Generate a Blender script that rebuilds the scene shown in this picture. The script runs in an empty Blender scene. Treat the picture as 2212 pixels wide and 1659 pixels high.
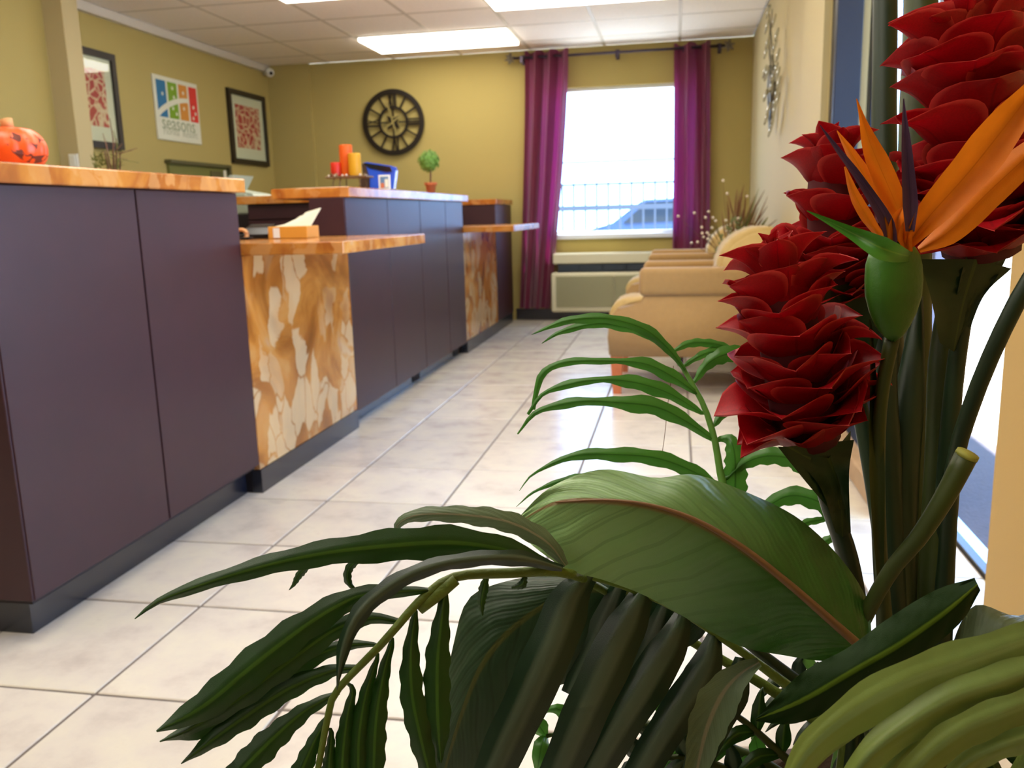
import bpy, bmesh, math, random
import numpy as np
from mathutils import Vector, Matrix, noise
PI = math.pi
SC = bpy.context.scene
COL = SC.collection
random.seed(7)

# ------------------------------------------------------------------ camera
FPX = 1875.0
CXP, CYP = 1106.0, 829.5
YAW, PITCH, ROLL, HCAM = 0.1895, 0.1925, 0.0272, 0.935
_f = np.array([-math.sin(YAW)*math.cos(PITCH), math.cos(YAW)*math.cos(PITCH), -math.sin(PITCH)])
_r = np.array([math.cos(YAW), math.sin(YAW), 0.0]); _d = np.cross(_f, _r)
CR = math.cos(ROLL)*_r + math.sin(ROLL)*_d
CD = -math.sin(ROLL)*_r + math.cos(ROLL)*_d
CF = _f
C0 = np.array([0, 0, HCAM])
cam = bpy.data.cameras.new('camera')
co = bpy.data.objects.new('camera', cam); COL.objects.link(co)
co.matrix_world = Matrix(((CR[0], -CD[0], -CF[0], 0), (CR[1], -CD[1], -CF[1], 0), (CR[2], -CD[2], -CF[2], HCAM), (0, 0, 0, 1)))
cam.sensor_width = 36.0; cam.lens = FPX/2212*36.0
cam.clip_start = 0.02; cam.clip_end = 300
cam.dof.use_dof = True; cam.dof.focus_distance = 0.58; cam.dof.aperture_fstop = 15.0
SC.camera = co

def pt(u, v, d):
    """the point of the room at measured picture position (u, v) and depth d metres"""
    return Vector(C0 + d*(CF + (u-CXP)/FPX*CR + (v-CYP)/FPX*CD))
def on(axis, val, u, v):
    r = CF + (u-CXP)/FPX*CR + (v-CYP)/FPX*CD
    return Vector(C0 + r*((val-C0[axis])/r[axis]))

# ------------------------------------------------------------------ world, sun, exposure
w = bpy.data.worlds.new('sky'); SC.world = w; w.use_nodes = True
nt = w.node_tree; nt.nodes.clear()
bg = nt.nodes.new('ShaderNodeBackground'); wo = nt.nodes.new('ShaderNodeOutputWorld')
bg.inputs['Color'].default_value = (0.30, 0.54, 1.0, 1); bg.inputs['Strength'].default_value = 12.0
nt.links.new(bg.outputs[0], wo.inputs[0])
sun = bpy.data.lights.new('sun', 'SUN'); sun.energy = 60; sun.angle = 0.01; sun.color = (1, .95, .88)
so = bpy.data.objects.new('sun', sun); COL.objects.link(so)
so.rotation_euler = Vector((-0.42, -0.16, -0.9)).to_track_quat('-Z', 'Y').to_euler()
SC.view_settings.view_transform = 'Standard'; SC.view_settings.look = 'None'
SC.view_settings.gamma = 1; SC.view_settings.use_curve_mapping = False
SC.view_settings.exposure = -0.34
LAMP = 10.5
try:
    SC.cycles.use_denoising = True
    SC.cycles.max_bounces = 8; SC.cycles.diffuse_bounces = 5; SC.cycles.transparent_max_bounces = 12
    SC.cycles.sample_clamp_indirect = 6.0
except Exception: pass

# ------------------------------------------------------------------ materials
def s2l(c):
    return tuple((x/12.92 if x <= .04045 else ((x+.055)/1.055)**2.4) for x in [k/255 for k in c])
MATS = {}
class NT:
    def __init__(s, m): s.m = m; s.t = m.node_tree; s.n = s.t.nodes; s.b = s.n.get('Principled BSDF')
    def new(s, ty, **kw):
        n = s.n.new(ty)
        for k, v in kw.items(): setattr(n, k, v)
        return n
    def link(s, a, b): s.t.links.new(a, b)
def mat(name, rgb, rough=.6, spec=.5, metal=0, coat=0, noise_amt=0, nscale=20, bump=0, bscale=60, emit=None, estr=0, sheen=0, translucent=0, trgb=None, alpha=None, coat_rough=.15, rand=0, stretch=None):
    m = bpy.data.materials.new(name); m.use_nodes = True
    N = NT(m); b = N.b
    col = s2l(rgb) if max(rgb) > 1 else rgb
    b.inputs['Base Color'].default_value = (*col, 1); b.inputs['Roughness'].default_value = rough
    b.inputs['Specular IOR Level'].default_value = spec; b.inputs['Metallic'].default_value = metal
    b.inputs['Coat Weight'].default_value = coat; b.inputs['Coat Roughness'].default_value = coat_rough
    b.inputs['Sheen Weight'].default_value = sheen
    if emit: b.inputs['Emission Color'].default_value = (*emit, 1); b.inputs['Emission Strength'].default_value = estr
    tc = N.new('ShaderNodeTexCoord')
    src = tc.outputs['Object']
    if stretch:
        mp = N.new('ShaderNodeMapping'); mp.inputs['Scale'].default_value = stretch; N.link(src, mp.inputs[0]); src = mp.outputs[0]
    if noise_amt or rand:
        nz = N.new('ShaderNodeTexNoise'); nz.inputs['Scale'].default_value = nscale; nz.inputs['Detail'].default_value = 5
        N.link(src, nz.inputs['Vector'])
        mr = N.new('ShaderNodeMapRange'); mr.inputs[1].default_value = .3; mr.inputs[2].default_value = .7
        mr.inputs[3].default_value = 1-noise_amt; mr.inputs[4].default_value = 1+noise_amt
        N.link(nz.outputs[0], mr.inputs[0])
        hs = N.new('ShaderNodeHueSaturation'); hs.inputs['Color'].default_value = (*col, 1)
        val = mr.outputs[0]
        if rand:
            oi = N.new('ShaderNodeObjectInfo'); m2 = N.new('ShaderNodeMapRange')
            m2.inputs[3].default_value = 1-rand; m2.inputs[4].default_value = 1+rand
            N.link(oi.outputs['Random'], m2.inputs[0])
            mu = N.new('ShaderNodeMath', operation='MULTIPLY'); N.link(val, mu.inputs[0]); N.link(m2.outputs[0], mu.inputs[1]); val = mu.outputs[0]
        N.link(val, hs.inputs['Value']); N.link(hs.outputs[0], b.inputs['Base Color'])
    if bump:
        n2 = N.new('ShaderNodeTexNoise'); n2.inputs['Scale'].default_value = bscale; n2.inputs['Detail'].default_value = 4
        N.link(src, n2.inputs['Vector'])
        bp = N.new('ShaderNodeBump'); bp.inputs['Strength'].default_value = bump; bp.inputs['Distance'].default_value = .01
        N.link(n2.outputs[0], bp.inputs['Height']); N.link(bp.outputs[0], b.inputs['Normal'])
    if translucent:
        tr = N.new('ShaderNodeBsdfTranslucent'); mx = N.new('ShaderNodeMixShader')
        tcol = s2l(trgb) if trgb else col
        tr.inputs[0].default_value = (*tcol, 1); mx.inputs[0].default_value = translucent
        out = N.n.get('Material Output')
        N.link(b.outputs[0], mx.inputs[1]); N.link(tr.outputs[0], mx.inputs[2]); N.link(mx.outputs[0], out.inputs[0])
    MATS[name] = m
    return m

def ramp(N, fac, stops):
    r = N.new('ShaderNodeValToRGB'); e = r.color_ramp.elements
    while len(e) > 1: e.remove(e[-1])
    e[0].position = stops[0][0]; e[0].color = (*s2l(stops[0][1]), 1)
    for p, c in stops[1:]:
        k = e.new(p); k.color = (*s2l(c), 1)
    N.link(fac, r.inputs[0]); return r

def marble(name, scale=3.0, dark=(150, 88, 30), light=(212, 186, 140), soft=.62):
    m = mat(name, (185, 120, 50), rough=.16, spec=.6)
    N = NT(m); tc = N.new('ShaderNodeTexCoord')
    nz = N.new('ShaderNodeTexNoise'); nz.inputs['Scale'].default_value = scale; nz.inputs['Detail'].default_value = 7; nz.inputs['Distortion'].default_value = 1.2
    N.link(tc.outputs['Object'], nz.inputs['Vector'])
    r1 = ramp(N, nz.outputs[0], [(0.22, (120, 66, 18)), (.42, dark), (.55, (184, 118, 46)), (.66, (194, 138, 72)), (.8, (186, 150, 120))])
    # broken pale fragments
    mp = N.new('ShaderNodeMapping'); mp.inputs['Rotation'].default_value = (.5, .3, .4); mp.inputs['Scale'].default_value = (1, 1.3, .75)
    N.link(tc.outputs['Object'], mp.inputs[0])
    ad = N.new('ShaderNodeVectorMath', operation='ADD'); sc = N.new('ShaderNodeVectorMath', operation='SCALE'); sc.inputs['Scale'].default_value = .22
    N.link(nz.outputs['Color'], sc.inputs[0]); N.link(mp.outputs[0], ad.inputs[0]); N.link(sc.outputs[0], ad.inputs[1])
    vo = N.new('ShaderNodeTexVoronoi'); vo.inputs['Scale'].default_value = scale*2.6; N.link(ad.outputs[0], vo.inputs['Vector'])
    sep = N.new('ShaderNodeSeparateColor'); N.link(vo.outputs['Color'], sep.inputs[0])
    n3 = N.new('ShaderNodeTexNoise'); n3.inputs['Scale'].default_value = scale*.7; N.link(tc.outputs['Object'], n3.inputs['Vector'])
    a = N.new('ShaderNodeMath', operation='ADD'); N.link(sep.outputs[0], a.inputs[0]); N.link(n3.outputs[0], a.inputs[1])
    mk = ramp(N, a.outputs[0], [(1.0/1.0*.98, (0, 0, 0)), (1.0, (255, 255, 255))])
    sb = N.new('ShaderNodeMath', operation='SUBTRACT'); N.link(a.outputs[0], sb.inputs[0]); sb.inputs[1].default_value = .25
    N.link(sb.outputs[0], mk.inputs[0])
    mk.color_ramp.elements[0].position = .74; mk.color_ramp.elements[1].position = .96
    v2 = N.new('ShaderNodeTexVoronoi', feature='DISTANCE_TO_EDGE'); v2.inputs['Scale'].default_value = scale*2.6; N.link(ad.outputs[0], v2.inputs['Vector'])
    vr = N.new('ShaderNodeMapRange'); vr.inputs[1].default_value = .0; vr.inputs[2].default_value = .06; N.link(v2.outputs['Distance'], vr.inputs[0])
    mm = N.new('ShaderNodeMath', operation='MULTIPLY'); N.link(mk.outputs[0], mm.inputs[0]); N.link(vr.outputs[0], mm.inputs[1])
    mx = N.new('ShaderNodeMix', data_type='RGBA'); mx.inputs[7].default_value = (*s2l(light), 1)
    m5 = N.new('ShaderNodeMath', operation='MULTIPLY'); N.link(mm.outputs[0], m5.inputs[0]); m5.inputs[1].default_value = soft; N.link(m5.outputs[0], mx.inputs[0]); N.link(r1.outputs[0], mx.inputs[6]); N.link(mx.outputs[2], N.b.inputs['Base Color'])
    return m

def leafmat(name, base, rib, edge=None, rough=.38, ribw=.05, veins=0, vfreq=26, veinrgb=None, trans=.22, spec=.5, stripes=0, fade=None):
    """leaf cloth: UV x runs base to tip, UV y across the blade"""
    m = mat(name, base, rough=rough, spec=spec)
    N = NT(m); uv = N.new('ShaderNodeTexCoord'); sp = N.new('ShaderNodeSeparateXYZ'); N.link(uv.outputs['UV'], sp.inputs[0])
    def M(op, a, b=None, c=None):
        n = N.new('ShaderNodeMath', operation=op)
        for i, x in enumerate((a, b, c)):
            if x is None: continue
            if isinstance(x, (int, float)): n.inputs[i].default_value = x
            else: N.link(x, n.inputs[i])
        return n.outputs[0]
    dist = M('ABSOLUTE', M('SUBTRACT', sp.outputs[1], .5))          # 0 rib .. .5 margin
    nz = N.new('ShaderNodeTexNoise'); nz.inputs['Scale'].default_value = 35; nz.inputs['Detail'].default_value = 4
    N.link(uv.outputs['Object'], nz.inputs['Vector'])
    hs = N.new('ShaderNodeHueSaturation'); hs.inputs['Color'].default_value = (*s2l(base), 1)
    N.link(M('ADD', M('MULTIPLY', nz.outputs[0], .7), .65), hs.inputs['Value'])
    colr = hs.outputs[0]
    if fade:
        mf = N.new('ShaderNodeMix', data_type='RGBA'); mf.inputs[7].default_value = (*s2l(fade), 1)
        mrf = N.new('ShaderNodeMapRange'); mrf.inputs[1].default_value = .3; mrf.inputs[2].default_value = .95; N.link(sp.outputs[0], mrf.inputs[0])
        N.link(mrf.outputs[0], mf.inputs[0]); N.link(colr, mf.inputs[6]); colr = mf.outputs[2]
    h = None
    if veins:
        ph = M('ADD', M('MULTIPLY', sp.outputs[0], vfreq), M('MULTIPLY', dist, -vfreq*.55))
        nv_ = N.new('ShaderNodeTexNoise'); nv_.inputs['Scale'].default_value = 22; N.link(uv.outputs['Object'], nv_.inputs['Vector'])
        ph = M('ADD', ph, M('MULTIPLY', nv_.outputs[0], 1.1))
        h = M('SINE', M('MULTIPLY', ph, 2*PI))
        h2 = M('SINE', M('MULTIPLY', ph, 2*PI*3.1))
        h = M('ADD', h, M('MULTIPLY', h2, .35))
        mv = N.new('ShaderNodeMix', data_type='RGBA'); mv.inputs[7].default_value = (*s2l(veinrgb or rib), 1)
        N.link(M('MULTIPLY', M('GREATER_THAN', h, .75), veins*.5), mv.inputs[0]); N.link(colr, mv.inputs[6]); colr = mv.outputs[2]
    if stripes:
        h = M('SINE', M('MULTIPLY', dist, 2*PI*stripes))
    mr = N.new('ShaderNodeMapRange'); mr.inputs[1].default_value = ribw*.5; mr.inputs[2].default_value = ribw; mr.inputs[3].default_value = 1; mr.inputs[4].default_value = 0
    N.link(dist, mr.inputs[0])
    mx = N.new('ShaderNodeMix', data_type='RGBA'); mx.inputs[7].default_value = (*s2l(rib), 1)
    N.link(M('MULTIPLY', mr.outputs[0], .85), mx.inputs[0]); N.link(colr, mx.inputs[6]); colr = mx.outputs[2]
    if edge:
        me = N.new('ShaderNodeMapRange'); me.inputs[1].default_value = .43; me.inputs[2].default_value = .5; N.link(dist, me.inputs[0])
        mx2 = N.new('ShaderNodeMix', data_type='RGBA'); mx2.inputs[7].default_value = (*s2l(edge), 1)
        N.link(me.outputs[0], mx2.inputs[0]); N.link(colr, mx2.inputs[6]); colr = mx2.outputs[2]
    N.link(colr, N.b.inputs['Base Color'])
    bp = N.new('ShaderNodeBump'); bp.inputs['Strength'].default_value = .22; bp.inputs['Distance'].default_value = .0012
    n4 = N.new('ShaderNodeTexNoise'); n4.inputs['Scale'].default_value = 2200; N.link(uv.outputs['Object'], n4.inputs['Vector'])
    hh = M('MULTIPLY', n4.outputs[0], .5)
    if h is not None: hh = M('ADD', hh, M('MULTIPLY', h, .8))
    N.link(hh, bp.inputs['Height']); N.link(bp.outputs[0], N.b.inputs['Normal'])
    tr = N.new('ShaderNodeBsdfTranslucent'); mxs = N.new('ShaderNodeMixShader'); mxs.inputs[0].default_value = trans
    N.link(colr, tr.inputs[0])
    N.link(N.b.outputs[0], mxs.inputs[1]); N.link(tr.outputs[0], mxs.inputs[2]); N.link(mxs.outputs[0], N.n.get('Material Output').inputs[0])
    return m

WALL = mat('olive_tan_paint', (174, 157, 94), rough=.75, spec=.25, bump=.05, bscale=250)
WALLR = mat('wall_paint_lit', (186, 170, 124), rough=.7, spec=.25, bump=.05, bscale=250)  # same wall paint, lighter: brighter light put into the colour
WALLN = mat('wall_paint_warm_lit', (184, 152, 92), rough=.7, spec=.25, bump=.04, bscale=250)  # same paint again, with warm light put into the colour
CEIL = mat('ceiling_tile', (248, 242, 232), rough=.85, spec=.2, bump=.12, bscale=180, noise_amt=.03, nscale=60)
RAIL = mat('ceiling_rail', (205, 198, 182), rough=.5)
GROUT = mat('grout', (104, 94, 88), rough=.9)
def tilemat():
    m = mat('ceramic_tile', (214, 203, 184), rough=.2, spec=.5)
    N = NT(m); tc = N.new('ShaderNodeTexCoord'); oi = N.new('ShaderNodeObjectInfo')
    va = N.new('ShaderNodeVectorMath', operation='ADD'); sc = N.new('ShaderNodeVectorMath', operation='SCALE'); sc.inputs['Scale'].default_value = 31.0
    cb = N.new('ShaderNodeCombineXYZ'); N.link(oi.outputs['Random'], cb.inputs[0]); N.link(oi.outputs['Random'], cb.inputs[1]); N.link(cb.outputs[0], sc.inputs[0])
    N.link(tc.outputs['Object'], va.inputs[0]); N.link(sc.outputs[0], va.inputs[1])
    nz = N.new('ShaderNodeTexNoise'); nz.inputs['Scale'].default_value = 6; nz.inputs['Detail'].default_value = 8; nz.inputs['Roughness'].default_value = .62
    N.link(va.outputs[0], nz.inputs['Vector'])
    r = ramp(N, nz.outputs[0], [(.3, (186, 176, 166)), (.48, (204, 196, 184)), (.62, (210, 203, 186)), (.8, (184, 172, 164))])
    hs = N.new('ShaderNodeHueSaturation'); mr = N.new('ShaderNodeMapRange'); mr.inputs[3].default_value = .94; mr.inputs[4].default_value = 1.04
    N.link(oi.outputs['Random'], mr.inputs[0]); N.link(mr.outputs[0], hs.inputs['Value']); N.link(r.outputs[0], hs.inputs['Color']); N.link(hs.outputs[0], N.b.inputs['Base Color'])
    rr = N.new('ShaderNodeMapRange'); rr.inputs[3].default_value = .16; rr.inputs[4].default_value = .3; N.link(nz.outputs[0], rr.inputs[0]); N.link(rr.outputs[0], N.b.inputs['Roughness'])
    return m
TILE = tilemat()
PANEL = mat('espresso_laminate', (50, 18, 24), rough=.5, spec=.4, noise_amt=.08, nscale=8, coat=.22, coat_rough=.22, bump=.03, bscale=500)
PANELIN = mat('dark_groove', (22, 10, 10), rough=.7)
KICK = mat('black_vinyl_base', (24, 25, 34), rough=.24, spec=.9)
MARB = marble('amber_marble', 3.2)
MARBT = marble('amber_marble_edge', 5.0, dark=(160, 92, 36), light=(206, 154, 98), soft=.4)
BLACK = mat('black_metal', (34, 26, 16), rough=.45, metal=.3)
FRAMEB = mat('dark_brown_frame', (36, 28, 16), rough=.45)
MATW = mat('off_white_mat', (222, 216, 178), rough=.8)
WHITE = mat('white_plastic', (226, 226, 214), rough=.4)
WPAINT = mat('window_white', (216, 222, 228), rough=.4)
CREAMP = mat('almond_plastic', (206, 202, 172), rough=.4)
GRILL = mat('grille_almond', (166, 164, 130), rough=.5)
DARKV = mat('vent_dark', (34, 46, 58), rough=.5)
ALU = mat('dark_bronze_frame', (14, 18, 34), rough=.35, spec=.4)
ALUG = mat('grey_frame', (96, 100, 122), rough=.4, metal=.2)
STRIP = mat('aluminium_strip', (190, 210, 225), rough=.25, metal=.8)
WOODT = mat('tan_base_trim', (170, 140, 108), rough=.5, noise_amt=.1, nscale=12)
FAB = mat('tan_upholstery', (158, 124, 76), rough=.9, spec=.2, bump=.15, bscale=600, noise_amt=.04, nscale=50, sheen=.3)
FABS = mat('tan_upholstery_lit', (182, 154, 96), rough=.9, spec=.2, bump=.12, bscale=600, sheen=.3)  # same fabric; light on seat and back put into the colour
LEGW = mat('cherry_wood', (192, 106, 62), rough=.4, noise_amt=.12, nscale=20)
CURT = mat('magenta_satin', (104, 9, 50), rough=.36, spec=.6, translucent=.24, trgb=(150, 40, 104), sheen=.4, noise_amt=.12, nscale=70, stretch=(1, 1, .1))
TERRA = mat('terracotta', (176, 92, 48), rough=.8, noise_amt=.1)
TOPI = mat('topiary_leaf', (112, 154, 62), rough=.6, translucent=.2, rand=0, noise_amt=.3, nscale=60)
PUMP = mat('orange_ceramic', (232, 82, 16), rough=.35, spec=.5, noise_amt=.08, nscale=14)
PUMPD = mat('carved_shade', (104, 40, 14), rough=.7)  # dark plates on the skin; shade inside the cuts put into the colour
PSTEM = mat('tan_stem', (196, 140, 84), rough=.6)
CORANGE = mat('orange_wax', (226, 100, 14), rough=.5, translucent=.3)
CYEL = mat('yellow_wax', (214, 160, 24), rough=.5, translucent=.3)
CRED = mat('red_wax', (214, 52, 26), rough=.4, translucent=.3)
WICK = mat('wick', (40, 30, 24), rough=.9)
BERRYW = mat('white_berry', (226, 214, 196), rough=.6)
TWIG = mat('brown_twig', (104, 72, 50), rough=.8)
GRASS = mat('dry_grass', (132, 92, 60), rough=.8, translucent=.2)
GRASSG = mat('olive_grass', (110, 112, 50), rough=.8, translucent=.2)
BRONZE = mat('aged_metal', (110, 84, 56), rough=.5, metal=.5)
GLAREB = mat('blue_window_glare', (44, 84, 190), rough=.15, spec=.7)  # black monitor back; blue window reflection put into the colour
DKGLOSS = mat('black_gloss', (24, 24, 26), rough=.2)
PAPER = mat('paper', (218, 214, 190), rough=.8)
ORBOX = mat('orange_card', (206, 142, 44), rough=.5)
SILVER = mat('mirror_metal', (210, 216, 220), rough=.12, metal=1)
SILVD = mat('dark_silver', (110, 106, 90), rough=.3, metal=.9)
ROD = mat('rod_metal', (62, 52, 66), rough=.35, metal=.6)
FINIAL = mat('finial_metal', (120, 112, 96), rough=.4, metal=.6)
CONC = mat('pavement', (190, 188, 184), rough=.9, noise_amt=.08, nscale=3)
ASPH = mat('porch_paving_shaded', (66, 62, 70), rough=.85, bump=.3, bscale=90, noise_amt=.12, nscale=40)  # dark paving under the porch, shade put into the colour
FENCE = mat('fence_paint', (70, 80, 96), rough=.6)
POTM = mat('woven_basket_pot', (72, 52, 38), rough=.8, bump=.4, bscale=120, noise_amt=.2)
MOSS = mat('moss', (52, 58, 26), rough=.95, bump=.6, bscale=160)
CARM = mat('car_paint', (225, 228, 232), rough=.25, spec=.6)
GLASSD = mat('car_glass', (40, 50, 60), rough=.08)
RUBBER = mat('rubber', (24, 24, 24), rough=.8)
DIFF = mat('lamp_diffuser', (255, 250, 235), rough=.6, emit=(1.0, .93, .82), estr=LAMP)
OLIVE = mat('olive_board', (112, 112, 52), rough=.6)
def glassmat():
    m = bpy.data.materials.new('clear_glass'); m.use_nodes = True; N = NT(m)
    t = N.new('ShaderNodeBsdfTransparent'); t.inputs[0].default_value = (.93, .96, .97, 1)
    g = N.new('ShaderNodeBsdfGlossy'); g.inputs['Roughness'].default_value = .02
    lw = N.new('ShaderNodeLayerWeight'); lw.inputs[0].default_value = .5; mx = N.new('ShaderNodeMixShader')
    pw = N.new('ShaderNodeMath', operation='POWER'); N.link(lw.outputs['Facing'], pw.inputs[0]); pw.inputs[1].default_value = 4.5
    ma = N.new('ShaderNodeMath', operation='MULTIPLY_ADD'); N.link(pw.outputs[0], ma.inputs[0]); ma.inputs[1].default_value = .55; ma.inputs[2].default_value = .03
    N.link(ma.outputs[0], mx.inputs[0]); N.link(t.outputs[0], mx.inputs[1]); N.link(g.outputs[0], mx.inputs[2])
    N.link(mx.outputs[0], N.n.get('Material Output').inputs[0]); return m
GLASS = glassmat()
def artmat():
    m = mat('red_bloom_print', (186, 60, 50), rough=.6)
    N = NT(m); tc = N.new('ShaderNodeTexCoord')
    nz = N.new('ShaderNodeTexNoise'); nz.inputs['Scale'].default_value = 5; N.link(tc.outputs['Object'], nz.inputs['Vector'])
    sc = N.new('ShaderNodeVectorMath', operation='SCALE'); sc.inputs['Scale'].default_value = .25; N.link(nz.outputs['Color'], sc.inputs[0])
    ad = N.new('ShaderNodeVectorMath', operation='ADD'); N.link(tc.outputs['Object'], ad.inputs[0]); N.link(sc.outputs[0], ad.inputs[1])
    vo = N.new('ShaderNodeTexVoronoi', feature='DISTANCE_TO_EDGE'); vo.inputs['Scale'].default_value = 15; N.link(ad.outputs[0], vo.inputs['Vector'])
    r = ramp(N, vo.outputs['Distance'], [(0.0, (224, 196, 150)), (.07, (216, 170, 130)), (.13, (186, 62, 54)), (.5, (176, 44, 44))])
    N.link(r.outputs[0], N.b.inputs['Base Color']); return m
ART = artmat()

# plants
L_DARK = leafmat('palm_leaf_dark', (26, 60, 10), (62, 94, 26), ribw=.08, rough=.42)
L_BRIGHT = leafmat('fern_leaf_bright', (66, 120, 40), (44, 90, 24), ribw=.05, rough=.34, trans=.3)
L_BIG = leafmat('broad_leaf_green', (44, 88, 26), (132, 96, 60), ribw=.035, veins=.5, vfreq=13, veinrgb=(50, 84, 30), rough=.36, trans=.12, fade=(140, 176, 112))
L_BIGD = leafmat('broad_leaf_dark', (38, 60, 34), (74, 74, 30), ribw=.03, veins=1, vfreq=12, veinrgb=(30, 44, 20), rough=.36, trans=.1)  # darker green blade with olive rib and dark veins
L_STRIP = leafmat('strap_leaf', (24, 48, 28), (84, 98, 78), ribw=.26, rough=.3, trans=.08)  # broad pale rib band: highlight along the fold put into the colour
L_OLIVE = leafmat('arching_leaf_olive', (120, 146, 80), (136, 162, 98), ribw=.12, rough=.45, trans=.26, stripes=2.5, fade=(132, 150, 66))
L_RIBD = leafmat('dark_leaf_bright_rib', (24, 50, 10), (100, 126, 34), ribw=.07, rough=.62, trans=.1, spec=.2)
L_GREY = leafmat('grey_green_leaf', (98, 116, 84), (146, 140, 112), ribw=.07, rough=.38, veins=.35, vfreq=9, veinrgb=(84, 102, 70))
RACH = mat('rachis_green', (96, 116, 36), rough=.55, bump=.2, bscale=200)
RACHB = mat('rachis_fresh_green', (92, 142, 54), rough=.5)
STALK = mat('stalk_dark_green', (26, 46, 22), rough=.45, noise_amt=.25, nscale=25, stretch=(1, 1, .08))
STALK2 = mat('stalk_olive', (54, 66, 16), rough=.5, noise_amt=.25, nscale=30, stretch=(1, 1, .08))
CUT = mat('cut_stem_end', (150, 150, 60), rough=.6)
CALYX = leafmat('calyx_leaf', (34, 58, 26), (60, 80, 30), ribw=.03, rough=.45, trans=.12)
def petalmat():
    m = leafmat('crimson_petal', (168, 5, 20), (140, 4, 18), edge=(222, 72, 66), rough=.46, ribw=.02, trans=.24, spec=.4)
    return m
PETAL = petalmat()
PCORE = mat('flower_core', (84, 6, 16), rough=.8)
SEP = leafmat('orange_sepal', (226, 128, 24), (214, 112, 16), ribw=.02, rough=.5, trans=.35, spec=.3)
PURP = leafmat('purple_petal', (92, 66, 92), (70, 48, 80), ribw=.03, rough=.5, trans=.15, spec=.3)
SPATHE = mat('green_spathe', (58, 108, 30), rough=.42, spec=.5, noise_amt=.2, nscale=25, translucent=.1, bump=.08, bscale=300)

# ------------------------------------------------------------------ object helpers
def tag(o, label=None, cat=None, group=None, kind=None):
    if label: o['label'] = label
    if cat: o['category'] = cat
    if group: o['group'] = group
    if kind: o['kind'] = kind
    return o
def thing(name, label, cat, loc=(0, 0, 0), group=None):
    o = bpy.data.objects.new(name, None); COL.objects.link(o); o.location = loc; o.empty_display_size = .05
    return tag(o, label, cat, group)
def wloc(p):
    l = Vector((0, 0, 0))
    while p is not None: l += p.location; p = p.parent
    return l
def mesh(name, verts, faces, m, parent=None, uv=None, smooth=False, origin=None):
    off = wloc(parent)
    org = Vector(origin) if origin is not None else (off if parent else Vector((0, 0, 0)))
    me = bpy.data.meshes.new(name)
    me.from_pydata([tuple(Vector(v)-org) for v in verts], [], faces); me.update()
    if uv:
        l = me.uv_layers.new(name='UVMap')
        for poly in me.polygons:
            for li in poly.loop_indices: l.data[li].uv = uv[me.loops[li].vertex_index]
    if smooth:
        for p in me.polygons: p.use_smooth = True
    me.materials.append(m)
    o = bpy.data.objects.new(name, me); COL.objects.link(o)
    if parent: o.parent = parent
    o.location = org-off
    return o
def bmobj(name, bm, m, parent=None, smooth=False, origin=None):
    bmesh.ops.recalc_face_normals(bm, faces=bm.faces[:])
    off = wloc(parent)
    org = Vector(origin) if origin is not None else (off if parent else Vector((0, 0, 0)))
    for v in bm.verts: v.co -= org
    me = bpy.data.meshes.new(name); bm.to_mesh(me); bm.free()
    if smooth:
        for p in me.polygons: p.use_smooth = True
    me.materials.append(m)
    o = bpy.data.objects.new(name, me); COL.objects.link(o)
    if parent: o.parent = parent
    o.location = org-off
    return o
def addbox(bm, x0, x1, y0, y1, z0, z1, bev=0, seg=2):
    r = bmesh.ops.create_cube(bm, size=1)
    vs = r['verts']
    for v in vs:
        v.co = Vector(((x0+x1)/2+v.co.x*(x1-x0), (y0+y1)/2+v.co.y*(y1-y0), (z0+z1)/2+v.co.z*(z1-z0)))
    if bev:
        es = list({e for v in vs for e in v.link_edges})
        bmesh.ops.bevel(bm, geom=es, offset=bev, segments=seg, profile=.5, affect='EDGES')
def box(name, x0, x1, y0, y1, z0, z1, m, parent=None, bev=0, seg=2, smooth=False):
    bm = bmesh.new(); addbox(bm, x0, x1, y0, y1, z0, z1, bev, seg)
    return bmobj(name, bm, m, parent, smooth)
def struct(o): o['kind'] = 'structure'; return o
def tube_data(pts, rad, n=8, squash=1.0, cap=True):
    pts = [Vector(p) for p in pts]; V = []; F = []
    if isinstance(rad, (int, float)): rad = [rad]*len(pts)
    T = [(pts[min(i+1, len(pts)-1)]-pts[max(i-1, 0)]).normalized() for i in range(len(pts))]
    a = T[0].cross(Vector((0, 0, 1)))
    if a.length < .1: a = T[0].cross(Vector((1, 0, 0)))
    a.normalize()
    for i, p in enumerate(pts):
        a = (a-T[i]*a.dot(T[i])).normalized(); b = T[i].cross(a)
        for k in range(n):
            t = 2*PI*k/n; V.append(p+a*math.cos(t)*rad[i]+b*math.sin(t)*rad[i]*squash)
    for i in range(len(pts)-1):
        for k in range(n):
            F.append((i*n+k, i*n+(k+1) % n, (i+1)*n+(k+1) % n, (i+1)*n+k))
    if cap: F.append(tuple(range(n-1, -1, -1))); F.append(tuple(range((len(pts)-1)*n, len(pts)*n)))
    return V, F
def tube(name, pts, rad, m, parent=None, n=8, squash=1.0, smooth=True):
    V, F = tube_data(pts, rad, n, squash); return mesh(name, V, F, m, parent, smooth=smooth)
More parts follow.
